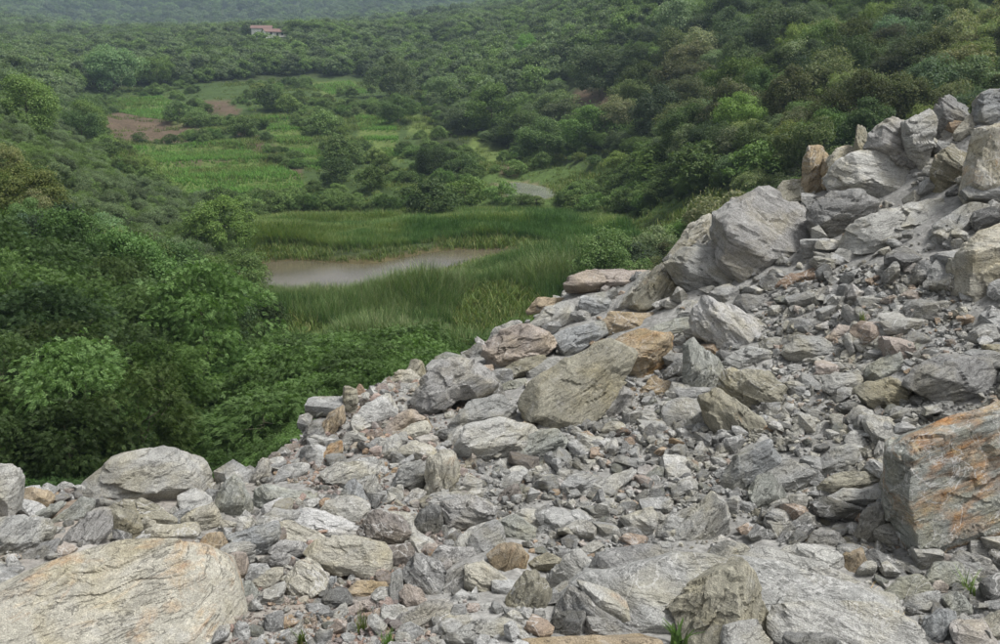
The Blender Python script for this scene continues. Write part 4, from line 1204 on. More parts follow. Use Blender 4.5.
def trunk_mesh(rg, H, r, R):
    parts = []
    bend = rg.normal(size=2) * 0.06 * H
    path = [(bend[0] * t * t, bend[1] * t * t, -0.6 + t * (H * 0.8 + 0.6)) for t in np.linspace(0, 1, 6)]
    parts.append(tube(path, [r * (1.25 - t) for t in np.linspace(0, 1, 6)]))
    for k in range(6):
        a = rg.uniform(0, 2 * math.pi); h0 = H * rg.uniform(0.25, 0.6)
        b0 = np.array([bend[0] * (h0 / H) ** 2, bend[1] * (h0 / H) ** 2, h0])
        e = b0 + np.array([math.cos(a) * R * 0.7, math.sin(a) * R * 0.7, H * rg.uniform(0.12, 0.3)])
        m = (b0 + e) / 2 + [0, 0, -0.06 * H]
        parts.append(tube([b0, m, e], [r * 0.5, r * 0.3, r * 0.1], 5))
    VV, FF, base = [], [], 0
    for V, f in parts:
        VV.append(V); FF.append(f + base); base += len(V)
    return np.vstack(VV), np.vstack(FF)

class Kind:
    def __init__(self, seed, R, H, trunk, mat, nclump, nleaf, ll, lw, lumpy=0.34, spray=False, top=0.25):
        rg = np.random.default_rng(seed)
        self.R, self.H, self.t = R, H, trunk
        V, f = crown_leaves(rg, R, H, trunk, nclump, nleaf, ll, lw, lumpy, top, spray)
        self.crown = mesh_from('crown', V, f, mat, False)
        self.trunk = mesh_from('trunk', *trunk_mesh(rg, trunk + H, 0.035 * (trunk + H) * 0.42 + 0.02, R), M_BARK)

K = {}
for i in range(3):      # near trees with feathered leaf sprays
    K['spray%d' % i] = Kind(100 + i, 2.3, 4.4, 0.35, M_LEAF, 60, 5200, 0.24, 0.052, 0.30, True)
for i in range(3):      # mid-distance broadleaf trees
    K['round%d' % i] = Kind(110 + i, 2.5, 4.0, 0.3, M_LEAF, 48, 21000, 0.088, 0.040, 0.32)
for i in range(3):      # grey-green hillside trees
    K['hill%d' % i] = Kind(120 + i, 2.8, 3.8, 0.4, M_LEAF_GREY, 40, 15000, 0.115, 0.050, 0.34, top=0.5)
for i in range(2):      # shrubs in fresh leaf
    K['bush%d' % i] = Kind(130 + i, 1.6, 1.9, 0.15, M_LEAF_BRIGHT, 40, 3000, 0.19, 0.046, 0.34, True)
for i in range(2):      # dull bushes of the terraces
    K['scrub%d' % i] = Kind(140 + i, 1.7, 2.0, 0.15, M_LEAF, 30, 5200, 0.10, 0.045, 0.34)
K['far0'] = Kind(150, 3.4, 4.6, 0.6, M_LEAF_GREY, 34, 4200, 0.24, 0.115, 0.34, top=0.5)
K['far1'] = Kind(151, 3.2, 5.0, 0.6, M_LEAF, 30, 4000, 0.24, 0.115, 0.34)

TREES_AT = []
def plant(name, kind, pos, s, label, cat, group=None, tint=(1, 1, 1), sq=1.0, rg=rng):
    k = K[kind]
    e = bpy.data.objects.new(name, None)
    COL.objects.link(e)
    e.empty_display_size = 0.3
    e.matrix_world = Matrix.Translation(pos) @ Matrix.Rotation(rg.uniform(0, 6.28), 4, 'Z') @ Matrix.Diagonal((s, s, s * sq, 1))
    e['label'] = label; e['category'] = cat
    if group: e['group'] = group
    c = link('crown', k.crown, e)
    c.color = (*tint, 1)
    link('trunk' if name.endswith('tree') else 'stem', k.trunk, e)
    TREES_AT.append((pos[0], pos[1], k.R * s))
    return e

def gz1(x, y): return float(ground_z([x], [y])[0])

def T(label, kind, px, py, y, wpx, name='broadleaf_tree', cat='tree', tint=(1, 1, 1), sq=1.0):
    """a tree one can point at: crown centre in the photo, distance, crown width in px"""
    k = K[kind]
    ys = np.geomspace(y * 0.6, y * 1.7, 140)                 # where a foot on the ground puts the crown on that sight line
    d = ray(px, py)
    t = ys / d[1]
    X, Z = d[0] * t, CZ + d[2] * t
    s_ = wpx / F * t / (2.25 * k.R)
    err = np.abs(Z - ground_z(X, ys) - (k.t + k.H * 0.5) * s_ * sq) / ys + 0.02 * np.abs(np.log(ys / y))
    i = int(err.argmin())
    g = gz1(X[i], ys[i])
    return plant(name, kind, (X[i], ys[i], g - 0.15), float(s_[i]), label, cat, None, tint, sq)

# trees and bushes that can be told apart
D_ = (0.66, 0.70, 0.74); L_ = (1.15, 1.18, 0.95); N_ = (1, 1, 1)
T('feathery-leaved tree with drooping pale sprays left of the domed boulder', 'spray0', 78, 400, 27, 132, tint=(0.95, 1.05, 1.10))
T('round dark green tree just behind the feathery-leaved tree', 'spray1', 160, 385, 31, 92, tint=(0.68, 0.82, 0.55))
T('shaded tree at the photo edge beside the feathery-leaved tree', 'spray2', 0, 380, 26, 110, tint=D_)
T('low dark tree under the shaded edge tree behind the pale block', 'spray1', 10, 450, 20, 80, tint=D_)
T('tall leafy tree above the feathery-leaved tree', 'spray2', 70, 320, 36, 110, tint=(0.75, 0.82, 0.8))
T('dark tree between the tall leafy tree and the pond', 'spray0', 190, 320, 42, 100, tint=D_)
T('broad tree at the photo edge above the tall leafy tree', 'spray1', 10, 300, 40, 110, tint=(0.72, 0.78, 0.78))
T('bright-topped tree standing at the left pond shore', 'round0', 222, 225, 88, 70, tint=L_)
T('dense tree below the bright-topped shore tree', 'round1', 235, 275, 66, 70, tint=N_)
T('dense dark tree left of the pond reeds', 'round2', 250, 315, 56, 70, tint=D_)
T('rounded tree in the leafy slope below the terraces', 'round1', 120, 265, 62, 85, tint=(1.1, 1.1, 1))
T('brownish dark tree near the photo edge above the leafy slope', 'round2', 25, 195, 76, 80, tint=(0.95, 0.75, 0.7))
T('large rounded tree at the photo edge by the terraces', 'round0', 25, 105, 108, 70, tint=(1.05, 1.05, 1))
T('big spreading tree behind the upper terrace', 'hill0', 112, 70, 395, 58, tint=(0.9, 1.05, 0.95))
T('bright round tree beside the upper terrace', 'round1', 156, 70, 385, 36, tint=L_)
T('dark bush clump in the middle of the terraces', 'scrub0', 178, 112, 300, 34, 'shrub', 'shrub', D_, 0.9)
T('pale-topped bush right of the dark clump on the terraces', 'scrub1', 196, 118, 298, 28, 'shrub', 'shrub', (1.2, 1.2, 1.3), 0.9)
T('low bush trailing from the terrace bush clump', 'scrub0', 215, 122, 295, 28, 'shrub', 'shrub', N_, 0.7)
T('dark bush at the top of the green strip field', 'scrub1', 270, 98, 318, 36, 'shrub', 'shrub', D_)
T('pale bush next to the dark bush above the strip field', 'scrub0', 288, 104, 312, 28, 'shrub', 'shrub', (1.2, 1.15, 1.1))
T('bush on the bank at the middle of the fields', 'scrub0', 245, 128, 262, 34, 'shrub', 'shrub', N_)
T('grey-green bush on the terrace wall right of the strip field', 'scrub1', 320, 122, 262, 40, 'shrub', 'shrub', (1.05, 1.05, 1.1))
T('spreading bush below the grey-green terrace bush', 'scrub0', 340, 152, 225, 48, 'shrub', 'shrub', N_)
T('dark bush at the corner of the lower field', 'scrub1', 335, 172, 200, 40, 'shrub', 'shrub', D_)
T('green bush bordering the lower field', 'scrub0', 372, 178, 196, 36, 'shrub', 'shrub', L_)
T('tall rounded tree above the terraces', 'hill1', 390, 78, 300, 52, tint=(1.1, 1.1, 1.0))
T('dark tree right below the tall rounded tree', 'round2', 398, 108, 268, 36, tint=D_)
T('round tree right of the tall rounded tree', 'hill2', 446, 92, 282, 42, tint=(1.0, 1.05, 0.95))
T('wide tree on the terrace edge right of the round tree', 'round0', 492, 108, 250, 56, tint=(1.1, 1.15, 1))
T('bushy tree beside the wide terrace tree', 'round1', 520, 125, 228, 44, tint=N_)
T('large dark thicket tree over the grassy clearing', 'round2', 548, 140, 200, 70, tint=D_, sq=0.75)
T('dense rounded thicket right of the large dark one', 'round0', 592, 128, 196, 66, tint=(0.85, 0.95, 0.85), sq=0.8)
T('tall dark bush above the dense pond-side shrub', 'round1', 436, 160, 178, 42, tint=D_)
T('dark green bush beside the tall dark bush', 'scrub1', 462, 168, 172, 40, 'shrub', 'shrub', D_)
T('big dense shrub in the meadow above the pond', 'scrub0', 430, 200, 152, 66, 'shrub', 'shrub', D_, 0.9)
T('bright domed shrub right of the big dense shrub', 'scrub1', 466, 192, 156, 52, 'shrub', 'shrub', L_, 0.9)
T('bright yellow-green small tree high on the wooded hill', 'round1', 588, 48, 330, 20, tint=(1.6, 1.5, 0.9))
T('fresh green tall tree left of the bright yellow-green tree', 'round0', 527, 52, 330, 30, tint=(1.1, 1.35, 1.0), sq=1.35)
T('broad pale-crowned tree above the bare red bank', 'hill0', 600, 72, 230, 62, tint=(1.2, 1.2, 1.15))
T('dark-crowned tree right of the bare red bank', 'hill1', 660, 110, 165, 62, tint=D_)
T('large pale-green tree high above the skyline boulders', 'hill2', 780, 32, 200, 66, tint=(1.2, 1.2, 1.1))
T('wide olive tree on the hill over the purplish boulder', 'hill0', 830, 88, 140, 70, tint=(1.2, 1.05, 0.95))
T('sombre tree near the upper photo corner', 'hill1', 935, 35, 160, 64, tint=D_)
T('tall yellowish tree over the bluish topmost block', 'hill2', 975, 62, 130, 56, tint=(1.3, 1.2, 0.9))
T('light round tree over the great crest boulder', 'round2', 740, 118, 130, 60, tint=L_)
T('very dark tree beside the light round tree', 'round0', 690, 130, 150, 60, tint=(0.6, 0.62, 0.66))
T('greyish spreading tree along the upper photo edge', 'hill1', 680, 18, 280, 56, tint=(1.1, 1.1, 1.2))
T('lush shrub at the foot of the wooded hill', 'scrub0', 655, 165, 140, 60, 'shrub', 'shrub', L_)
T('broad leafy shrub above the crest at the hill foot', 'scrub1', 705, 165, 110, 70, 'shrub', 'shrub', N_)
T('pale leafy shrub just above the skyline boulders', 'scrub0', 760, 165, 92, 70, 'shrub', 'shrub', (1.1, 1.15, 1.1))
T('fresh green bush sprouting behind the skyline block', 'bush0', 965, 94, 40, 40, 'shrub', 'shrub', N_)
T('domed bright bush overhanging the slope edge', 'bush0', 262, 420, 25, 120, 'shrub', 'shrub', N_, 0.75)
T('bright bush left of the domed bush behind the boulder', 'bush1', 222, 452, 20, 70, 'shrub', 'shrub', (0.85, 0.9, 0.8), 0.8)
T('wide bright bush in the band below the reeds', 'bush1', 330, 368, 36, 110, 'shrub', 'shrub', N_, 0.75)
T('bright bush above the ochre split stone', 'bush0', 290, 385, 33, 90, 'shrub', 'shrub', (1.05, 1.05, 1), 0.75)
T('bright bush touching the slope edge stones', 'bush1', 375, 372, 34, 80, 'shrub', 'shrub', (0.95, 1, 0.9), 0.75)
T('grassy green bush at the end of the bright band', 'bush0', 418, 358, 42, 70, 'shrub', 'shrub', (0.85, 0.9, 0.9), 0.8)
T('dark leafy bush between the bright band and left trees', 'bush1', 235, 375, 36, 80, 'shrub', 'shrub', (0.62, 0.72, 0.62))
T('low dark bush between the round dark tree and domed bush', 'bush0', 195, 430, 24, 70, 'shrub', 'shrub', (0.5, 0.6, 0.5))

def hedges():
    rg = np.random.default_rng(313)
    for line, n in (([(232,122),(262,142)], 4), ([(262,92),(300,118),(330,142),(346,168)], 10), ([(318,96),(356,112),(396,112)], 7), ([(352,138),(382,170),(374,198)], 7),
                    ([(405,140),(418,180),(404,206)], 5), ([(474,118),(512,152)], 5), ([(96,86),(150,94),(196,84)], 7), ([(262,204),(340,200)], 5), ([(500,206),(600,214)], 6),
                    ([(110,150),(130,172),(160,192)], 5), ([(560,158),(620,168),(660,190)], 7), ([(440,120),(470,132)], 3)):
        P = np.array(line, float)
        t = np.linspace(0, len(P) - 1.001, n)
        for v in t:
            i = int(v); q = P[i] + (P[i + 1] - P[i]) * (v - i) + rg.normal(size=2) * [4, 2]
            g = hit_ground([q[0]], [q[1]], 90, 420, 500)[0]
            k = 'scrub%d' % rg.integers(2) if rg.random() < 0.75 else 'round%d' % rg.integers(3)
            r = rg.uniform(1.2, 3.0) * (1.0 if k[0] == 's' else 0.8)
            b = rg.uniform(0.7, 1.4)
            plant('shrub', k, (g[0], g[1], gz1(g[0], g[1]) - 0.15), r / K[k].R, 'bush on a terrace bank', 'shrub', 'bushes along the terrace banks', (b * rg.uniform(0.9, 1.2), b, b * rg.uniform(0.8, 1.1)), rg.uniform(0.7, 1.05), rg)
hedges()

# random planting of the woods; no trees on open ground
OPEN = [[(250,222),(300,212),(420,214),(560,205),(640,232),(600,300),(470,362),(440,380),(300,345),(262,300)],
        [(62,104),(85,90),(180,84),(320,76),(420,78),(440,130),(520,150),(610,150),(660,200),(640,240),(500,225),(420,216),(248,220),(190,200),(120,180)],
        [(590,158),(640,158),(700,172),(770,222),(700,270),(600,262),(560,215)]]
def open_ground(x, y):
    P = np.stack([x, y, ground_z(x, y)], 1)
    px, py, d = project(P)
    m = np.zeros(len(x), bool)
    for p in OPEN: m |= in_poly(px, py, p)
    soil = in_poly(px, py, [(560,84),(622,84),(628,124),(566,126)])
    return m | soil, px, py

def woods():
    rg = np.random.default_rng(77)
    n = 80000
    y = np.exp(rg.uniform(math.log(19), math.log(2300), n))
    x = rg.uniform(-0.74, 0.78, n) * (y + 6)
    m, px, py = open_ground(x, y)
    yc = np.interp(x / (y + 6), _cu, _cy)
    ok = ~m & (y > yc + 2.5) & (px > -190) & (px < 1230) & (py > -60) & (py < 700)
    ok &= ~((px > 330) & (y < 85) & (px < 640))
    ok &= ~((px >= 540) & (y < 60)) & ~((px > 540) & (px < 820) & (y < 92))
    ok &= ~((px > 185) & (y < 52)) & ~(y < 33)
    ok &= ~((px > 215) & (y < 112) & (px < 560))
    x, y, px, py = x[ok], y[ok], px[ok], py[ok]
    z = ground_z(x, y)
    house = (np.abs(px - 264) < 26) & (y > 496) & (y < 572)
    cells = {}
    for tx, ty, tr in TREES_AT: cells.setdefault((int(tx // 8), int(ty // 8)), []).append((tx, ty, tr * 0.8))
    single, mass = [], []
    for i in range(len(x)):
        if house[i]: continue
        d = y[i]
        if d < 75: r = rg.uniform(1.7, 3.1)
        elif d < 210 and px[i] < 280: r = rg.uniform(1.0, 2.1)
        elif d < 200: r = 1.6 + 2.6 * rg.random() ** 1.4
        elif d < 330: r = 1.6 + 4.0 * rg.random() ** 1.6
        elif d < 800: r = rg.uniform(3.0, 5.2)
        else: r = rg.uniform(4.5, 8.0)
        c = (int(x[i] // 8), int(y[i] // 8))
        bad = False
        for a in (-1, 0, 1):
            for b in (-1, 0, 1):
                for (tx, ty, tr) in cells.get((c[0] + a, c[1] + b), ()):
                    if (tx - x[i]) ** 2 + (ty - y[i]) ** 2 < ((0.70 if d < 75 else 0.5) * (r + tr)) ** 2: bad = True; break
                if bad: break
            if bad: break
        if bad: continue
        cells.setdefault(c, []).append((x[i], y[i], r))
        (single if d < 330 and -25 < px[i] < 1025 else mass).append((d, x[i], y[i], z[i], r, px[i], py[i]))
    single.sort(key=lambda t: -t[4] / t[0])
    print('woods', len(single), len(mass))
    mass += single[262:]
    for d, X, Y, Z, r, qx, qy in single[:262]:
        if d < 62: kind = 'spray%d' % rg.integers(3)
        elif qx > 560: kind = ('hill%d' if rg.random() < 0.62 else 'round%d') % rg.integers(3)
        else: kind = ('round%d' if rg.random() < 0.72 else 'hill%d') % rg.integers(3)
        if qx < 300 and d < 75: lab, grp = 'leafy tree in the dense wood on the near slope below the boulders', 'trees of the near wooded slope'
        elif qx < 300: lab, grp = 'leafy tree in the wood beside the terraces', 'trees of the wood beside the terraces'
        elif qx < 560: lab, grp = 'tree in the belt behind the terraces', 'trees of the belt behind the terraces'
        elif d < 130: lab, grp = 'leafy tree at the foot of the wooded hill behind the skyline boulders', 'trees at the foot of the wooded hill'
        elif d < 185: lab, grp = 'grey-green tree half way up the wooded hill', 'trees half way up the wooded hill'
        else: lab, grp = 'grey-green tree on the upper wooded hill', 'trees on the upper wooded hill'
        v = rg.uniform(0.55, 1.25)
        if rg.random() < 0.12: v *= 1.35
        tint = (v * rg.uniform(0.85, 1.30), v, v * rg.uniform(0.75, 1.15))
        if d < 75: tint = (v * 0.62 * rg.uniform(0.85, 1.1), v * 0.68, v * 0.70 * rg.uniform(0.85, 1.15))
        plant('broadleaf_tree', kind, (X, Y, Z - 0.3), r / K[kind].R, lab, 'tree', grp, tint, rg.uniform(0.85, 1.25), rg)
    return mass
MASS = woods()

# ------------------------------------------------------------------ scattered masses (nobody could count these)
def proto(name, me):
    return bpy.data.objects.new(name, me)      # source mesh for a scatter, never linked on its own

def scatter(name, P, rot, scl, protos, pick, label, tint=(1, 1, 1)):
    me = bpy.data.meshes.new(name)
    n = len(P)
    me.vertices.add(n)
    me.vertices.foreach_set('co', np.asarray(P, np.float32).ravel())
    for nm, typ, arr in (('rotz', 'FLOAT', rot), ('scl', 'FLOAT', scl), ('pick', 'INT', pick)):
        a = me.attributes.new(nm, typ, 'POINT')
        a.data.foreach_set('value', np.asarray(arr, np.float32 if typ == 'FLOAT' else np.int32))
    o = link(name, me, label=label, kind='stuff')
    o.color = (*tint, 1)
    g = bpy.data.node_groups.new(name + '_scatter', 'GeometryNodeTree')
    g.interface.new_socket('Geometry', in_out='INPUT', socket_type='NodeSocketGeometry')
    g.interface.new_socket('Geometry', in_out='OUTPUT', socket_type='NodeSocketGeometry')
    N = g.nodes; Lk = g.links
    gi, go = N.new('NodeGroupInput'), N.new('NodeGroupOutput')
    join = N.new('GeometryNodeJoinGeometry')
    def attr(nm, typ):
        a = N.new('GeometryNodeInputNamedAttribute'); a.data_type = typ
        a.inputs['Name'].default_value = nm
        return a.outputs[0]
    rz = N.new('ShaderNodeCombineXYZ'); Lk.new(attr('rotz', 'FLOAT'), rz.inputs[2])
    e2r = N.new('FunctionNodeEulerToRotation'); Lk.new(rz.outputs[0], e2r.inputs[0])
    sc = attr('scl', 'FLOAT'); pk = attr('pick', 'INT')
    for k, pr in enumerate(protos):
        oi = N.new('GeometryNodeObjectInfo'); oi.inputs['Object'].default_value = pr
        oi.inputs['As Instance'].default_value = True
        cmp_ = N.new('FunctionNodeCompare'); cmp_.data_type = 'INT'; cmp_.operation = 'EQUAL'
        ins = [s for s in cmp_.inputs if s.enabled and s.type == 'INT']
        Lk.new(pk, ins[0]); ins[1].default_value = k
        ip = N.new('GeometryNodeInstanceOnPoints')
        Lk.new(gi.outputs[0], ip.inputs['Points']); Lk.new(cmp_.outputs[0], ip.inputs['Selection'])
        Lk.new(oi.outputs['Geometry'], ip.inputs['Instance'])
        Lk.new(e2r.outputs[0], ip.inputs['Rotation']); Lk.new(sc, ip.inputs['Scale'])
        Lk.new(ip.outputs[0], join.inputs[0])
    Lk.new(join.outputs[0], go.inputs[0])
    md = o.modifiers.new('scatter', 'NODES'); md.node_group = g
    return o

def far_forest():
    rg = np.random.default_rng(5)
    A = np.array([(X, Y, Z - 0.4) for _, X, Y, Z, r, _, _ in MASS])
    s = np.array([r / 3.3 for *_, r, _, _ in MASS])
    far = np.array([d for d, *_ in MASS]) >= 300
    pr = [proto('far_crown', K['far0'].crown), proto('far_crown', K['far1'].crown), proto('far_crown', K['hill0'].crown), proto('far_crown', K['round1'].crown)]
    pick = np.where(far, rg.integers(0, 2, len(A)), rg.integers(2, 4, len(A)))
    scatter('far_woods', A, rg.uniform(0, 6.28, len(A)), s, pr, pick, 'hazy woods covering the far hillsides')
far_forest()

def blade_clump(rg, n, h, w, lean, spread, mat, seg=2):
    VV, FF, b = [], [], 0
    for i in range(n):
        a = rg.uniform(0, 6.28); p = np.array([rg.normal() * spread, rg.normal() * spread, -0.1])
        d = np.array([math.cos(a), math.sin(a), 0]); sd = np.array([-math.sin(a), math.cos(a), 0])
        hh = h * rg.uniform(0.55, 1.15); le = lean * rg.uniform(0.2, 1.2)
        pts = []
        for k in range(seg + 1):
            t = k / seg
            pts.append((p + np.array([0, 0, hh * t * (1 - 0.25 * le * t)]) + d * hh * le * t * t, w * (1 - 0.85 * t)))
        for q, ww in pts: VV += [q - sd * ww, q + sd * ww]
        for k in range(seg): FF.append((b + 2 * k, b + 2 * k + 1, b + 2 * k + 3, b + 2 * k + 2))
        b += 2 * (seg + 1)
    return mesh_from('clump', np.array(VV), np.array(FF), mat, False)

def scatter_zone(seed, n, polys, y0, y1, avoid_water=0.0, exclude=()):
    rg = np.random.default_rng(seed)
    y = np.exp(rg.uniform(math.log(y0), math.log(y1), n)); x = rg.uniform(-0.6, 0.6, n) * (y + 6)
    z = ground_z(x, y)
    px, py, d = project(np.stack([x, y, z], 1))
    m = np.zeros(n, bool)
    for p in polys: m |= in_poly(px, py, p)
    for p in exclude: m &= ~in_poly(px, py, p)
    m &= (poly_dist(x, y, POND_W) > avoid_water) & (poly_dist(x, y, POOL_W) > 0.3)
    return np.stack([x, y, z], 1)[m], px[m], py[m], rg

def reeds():
    P, px, py, rg = scatter_zone(201, 90000, [[(236,300),(262,290),(300,296),(340,294),(390,285),(430,276),(460,264),(505,259),(560,262),(640,262),(600,300),(470,372),(300,352),(250,330)]], 55, 135, -2.6)
    k = noise2(P[:, 0], P[:, 1], 0.12, 3, 61)
    wet = poly_dist(P[:, 0], P[:, 1], POND_W)
    keep = (k > -0.35) & ((wet > 0.3) | (rg.random(len(P)) < 0.25))
    P, k = P[keep], k[keep]
    cl = [proto('reed_clump', blade_clump(rg, 26, 2.3, 0.028, le, 0.30, mm)) for le, mm in ((0.3, M_REED), (0.5, M_REED), (0.65, M_REED_PALE), (0.4, M_REED_DARK))]
    tone = noise2(P[:, 0], P[:, 1], 0.16, 3, 65) + 0.25 * rg.normal(size=len(P))
    pk = np.where(tone > 0.33, 2, np.where(tone < -0.28, 3, rg.integers(0, 2, len(P))))
    near = smooth(0, 12, poly_dist(P[:, 0], P[:, 1], POND_W))
    scatter('reeds', P, rg.uniform(0, 6.28, len(P)), (0.45 + 0.55 * near) * 0.62 + near * 0.75 * np.clip(k + 0.45, 0, 1) * rg.uniform(0.4, 1.5, len(P)), cl, pk, 'tall green reeds standing along the near shore of the pond')
    P, px, py, rg = scatter_zone(202, 90000, [[(240,262),(256,246),(300,246),(345,250),(400,247),(440,240),(520,238),(600,252),(640,240),(600,218),(500,214),(420,222),(340,222),(258,224)]], 110, 175, 0.6)
    cl2 = [proto('reed_clump', blade_clump(rg, 24, 1.9, 0.040, le, 0.35, mm)) for le, mm in ((0.45, M_REED), (0.6, M_REED_DARK), (0.7, M_GRASS))]
    t2 = noise2(P[:, 0], P[:, 1], 0.12, 3, 66) + 0.25 * rg.normal(size=len(P))
    pk2 = np.where(t2 > 0.15, 2, np.where(t2 < -0.15, 1, 0))
    k = noise2(P[:, 0], P[:, 1], 0.1, 3, 63)
    scatter('far_reeds', P, rg.uniform(0, 6.28, len(P)), 0.5 + 0.85 * np.clip(k + 0.5, 0, 1), cl2, pk2, 'band of reeds and sedge on the far shore of the pond', (1.05, 1.1, 1.0))
reeds()

def meadow():
    P, px, py, rg = scatter_zone(203, 150000, OPEN, 60, 400, 0.4)
    k = noise2(P[:, 0], P[:, 1], 0.07, 3, 71)
    bare = np.zeros(len(P), bool)
    for p in SOIL_PX[:4]: bare |= in_poly(px, py, p)
    m = rg.random(len(P)) < np.clip(0.35 + k, 0.12, 1) * np.where(bare, 0.16, 1.0)
    P, k = P[m], k[m]
    cl = [proto('grass_clump', blade_clump(rg, 26, 0.75, 0.05, 0.7, 0.45, M_GRASS)) for _ in range(3)]
    scatter('meadow_grass', P, rg.uniform(0, 6.28, len(P)), rg.uniform(0.6, 1.5, len(P)) * (1 + 0.5 * k), cl, rg.integers(0, 3, len(P)), 'rough green grass and weeds over the valley floor')
    P, px, py, rg = scatter_zone(204, 30000, OPEN, 60, 400, 0.6, SOIL_PX[:4] + FIELD_PX + [[(488,176),(570,180),(575,208),(500,206)]])
    k = noise2(P[:, 0], P[:, 1], 0.06, 3, 73)
    m = (k > 0.02) & (rg.random(len(P)) < 0.55) & ~in_poly(px, py, OPEN[0])
    P = P[m]
    pr = [proto('scrub', K['scrub0'].crown), proto('scrub', K['scrub1'].crown), proto('scrub', K['bush1'].crown)]
    s = 0.3 + 1.15 * rg.random(len(P)) ** 1.6
    scatter('low_scrub', P, rg.uniform(0, 6.28, len(P)), s, pr, rg.choice([0, 1, 2], len(P), p=[0.45, 0.4, 0.15]), 'low scrub creeping over the terrace banks')
meadow()

def undergrowth():
    # leafy ground cover over the near slope and along the edge of the rock pile
    rg = np.random.default_rng(210)
    n = 9000
    y = np.exp(rg.uniform(math.log(12), math.log(75), n)); x = rg.uniform(-0.7, 0.75, n) * (y + 6)
    yc = np.interp(x / (y + 6), _cu, _cy)
    z = ground_z(x, y)
    px, py, d = project(np.stack([x, y, z], 1))
    m = (y > yc + 1.0) & (px > -80) & (px < 1080)
    m &= ~(in_poly(px, py, OPEN[0]) & (y > 60))
    P = np.stack([x, y, z - 0.15], 1)[m]
    dd = (y - yc)[m]
    qx = px[m]
    pr = [proto('undergrowth', K['bush0'].crown), proto('undergrowth', K['bush1'].crown)]
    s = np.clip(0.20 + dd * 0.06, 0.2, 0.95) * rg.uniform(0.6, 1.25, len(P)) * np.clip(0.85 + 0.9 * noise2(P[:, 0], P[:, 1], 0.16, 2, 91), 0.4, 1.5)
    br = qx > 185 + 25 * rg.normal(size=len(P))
    for sel, nm, lab, tint in ((~br, 'dark_undergrowth', 'leafy undergrowth tinted dark for the shade beneath the trees of the near slope', (0.45, 0.52, 0.48)),  # leaf tint darkened to stand for shade in the gaps between trees
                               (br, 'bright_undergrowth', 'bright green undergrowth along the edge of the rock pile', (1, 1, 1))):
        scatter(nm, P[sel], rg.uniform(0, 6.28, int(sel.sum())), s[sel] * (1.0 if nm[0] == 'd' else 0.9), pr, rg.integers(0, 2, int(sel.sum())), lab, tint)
undergrowth()

def crops():
    rg = np.random.default_rng(220)
    pts = []
    for fi, (poly, step, gap) in enumerate(((FIELD_PX[1], 0.55, 1.15), (FIELD_PX[2], 0.6, 1.2), (FIELD_PX[0], 0.7, 1.4), (FIELD_PX[3], 0.8, 1.5), (FIELD_PX[4], 0.6, 1.2))):
        c = hit_ground(np.array([p[0] for p in poly]), np.array([p[1] for p in poly]), 100, 420, 400)
        lo, hi = c[:, :2].min(0), c[:, :2].max(0)
        ang = (0.12, 0.6, 0.2, 0.1, 0.9)[fi]
        ca, sa = math.cos(ang), math.sin(ang)
        L = np.hypot(*(hi - lo)); mid = (lo + hi) / 2
        u = np.arange(-L / 2, L / 2, step); v = np.arange(-L / 2, L / 2, gap)
        Uq, Vq = np.meshgrid(u, v)
        x = mid[0] + Uq.ravel() * ca - Vq.ravel() * sa + rg.normal(size=Uq.size) * 0.08
        y = mid[1] + Uq.ravel() * sa + Vq.ravel() * ca + rg.normal(size=Uq.size) * 0.08
        k = (y > 60) & (np.abs(x) < 0.6 * (y + 6)); x, y = x[k], y[k]
        pw = [tuple(q[:2]) for q in c]
        k = in_poly(x, y, pw) & (noise2(x, y, 0.08, 2, 81) > -0.45); x, y = x[k], y[k]
        pts.append(np.stack([x, y, ground_z(x, y)], 1))
    P = np.vstack(pts)
    if len(P) > 60000: P = P[rg.choice(len(P), 60000, replace=False)]
    print('crops', len(P))
    cl = [proto('crop_clump', blade_clump(rg, 12, 0.95, 0.055, 0.8, 0.12, M_CROP, 3)) for _ in range(3)]
    scatter('crop_rows', P, rg.uniform(0, 6.28, len(P)), rg.uniform(0.7, 1.2, len(P)), cl, rg.integers(0, 3, len(P)), 'rows of green crops on the terraced fields')
crops()

# ------------------------------------------------------------------ weeds among the rocks
def weed(label, px, py, hpx, mat, n, lean, wid, name='weed_tuft', broad=False):
    rg = np.random.default_rng(int(px * 7 + py))
    g = near_y([px], [py])[0]
    g[2] = ground_z([g[0]], [g[1]])[0]
    g = g + (CAMP - g) / np.linalg.norm(CAMP - g) * 0.22
    h = hpx / F * float((g - CAMP) @ AX_F)
    me = blade_clump(rg, n, h, wid, lean, h * 0.12, mat, 4)
    o = link(name, me, label=label, cat='plant', kind='thing', loc=tuple(g))
    return o
weed('green broad-leaved weed sprouting beside the brown pyramid boulder', 678, 640, 26, M_LEAF_BRIGHT, 22, 0.75, 0.022)
weed('green grass tuft below the long slab with rusty base', 389, 644, 24, M_LEAF_BRIGHT, 40, 0.35, 0.006)
weed('thin grey-green grass tuft above the green grass tuft', 362, 622, 26, M_GRASS, 40, 0.3, 0.004)
weed('low weed in the hollow beside the stained boulder', 301, 640, 18, M_GRASS, 30, 0.6, 0.008)
weed('dry straw tuft beside the broad pale ledge', 896, 618, 18, M_STRAW, 40, 0.5, 0.006)
weed('pale straw tuft behind the orange striped stone', 868, 600, 22, M_STRAW, 26, 0.5, 0.005)
weed('green sprig under the corner of the stained slab', 968, 588, 26, M_LEAF, 26, 0.8, 0.008)
weed('grey grass tuft in the upper scree', 862, 330, 16, M_GRASS, 30, 0.4, 0.008)

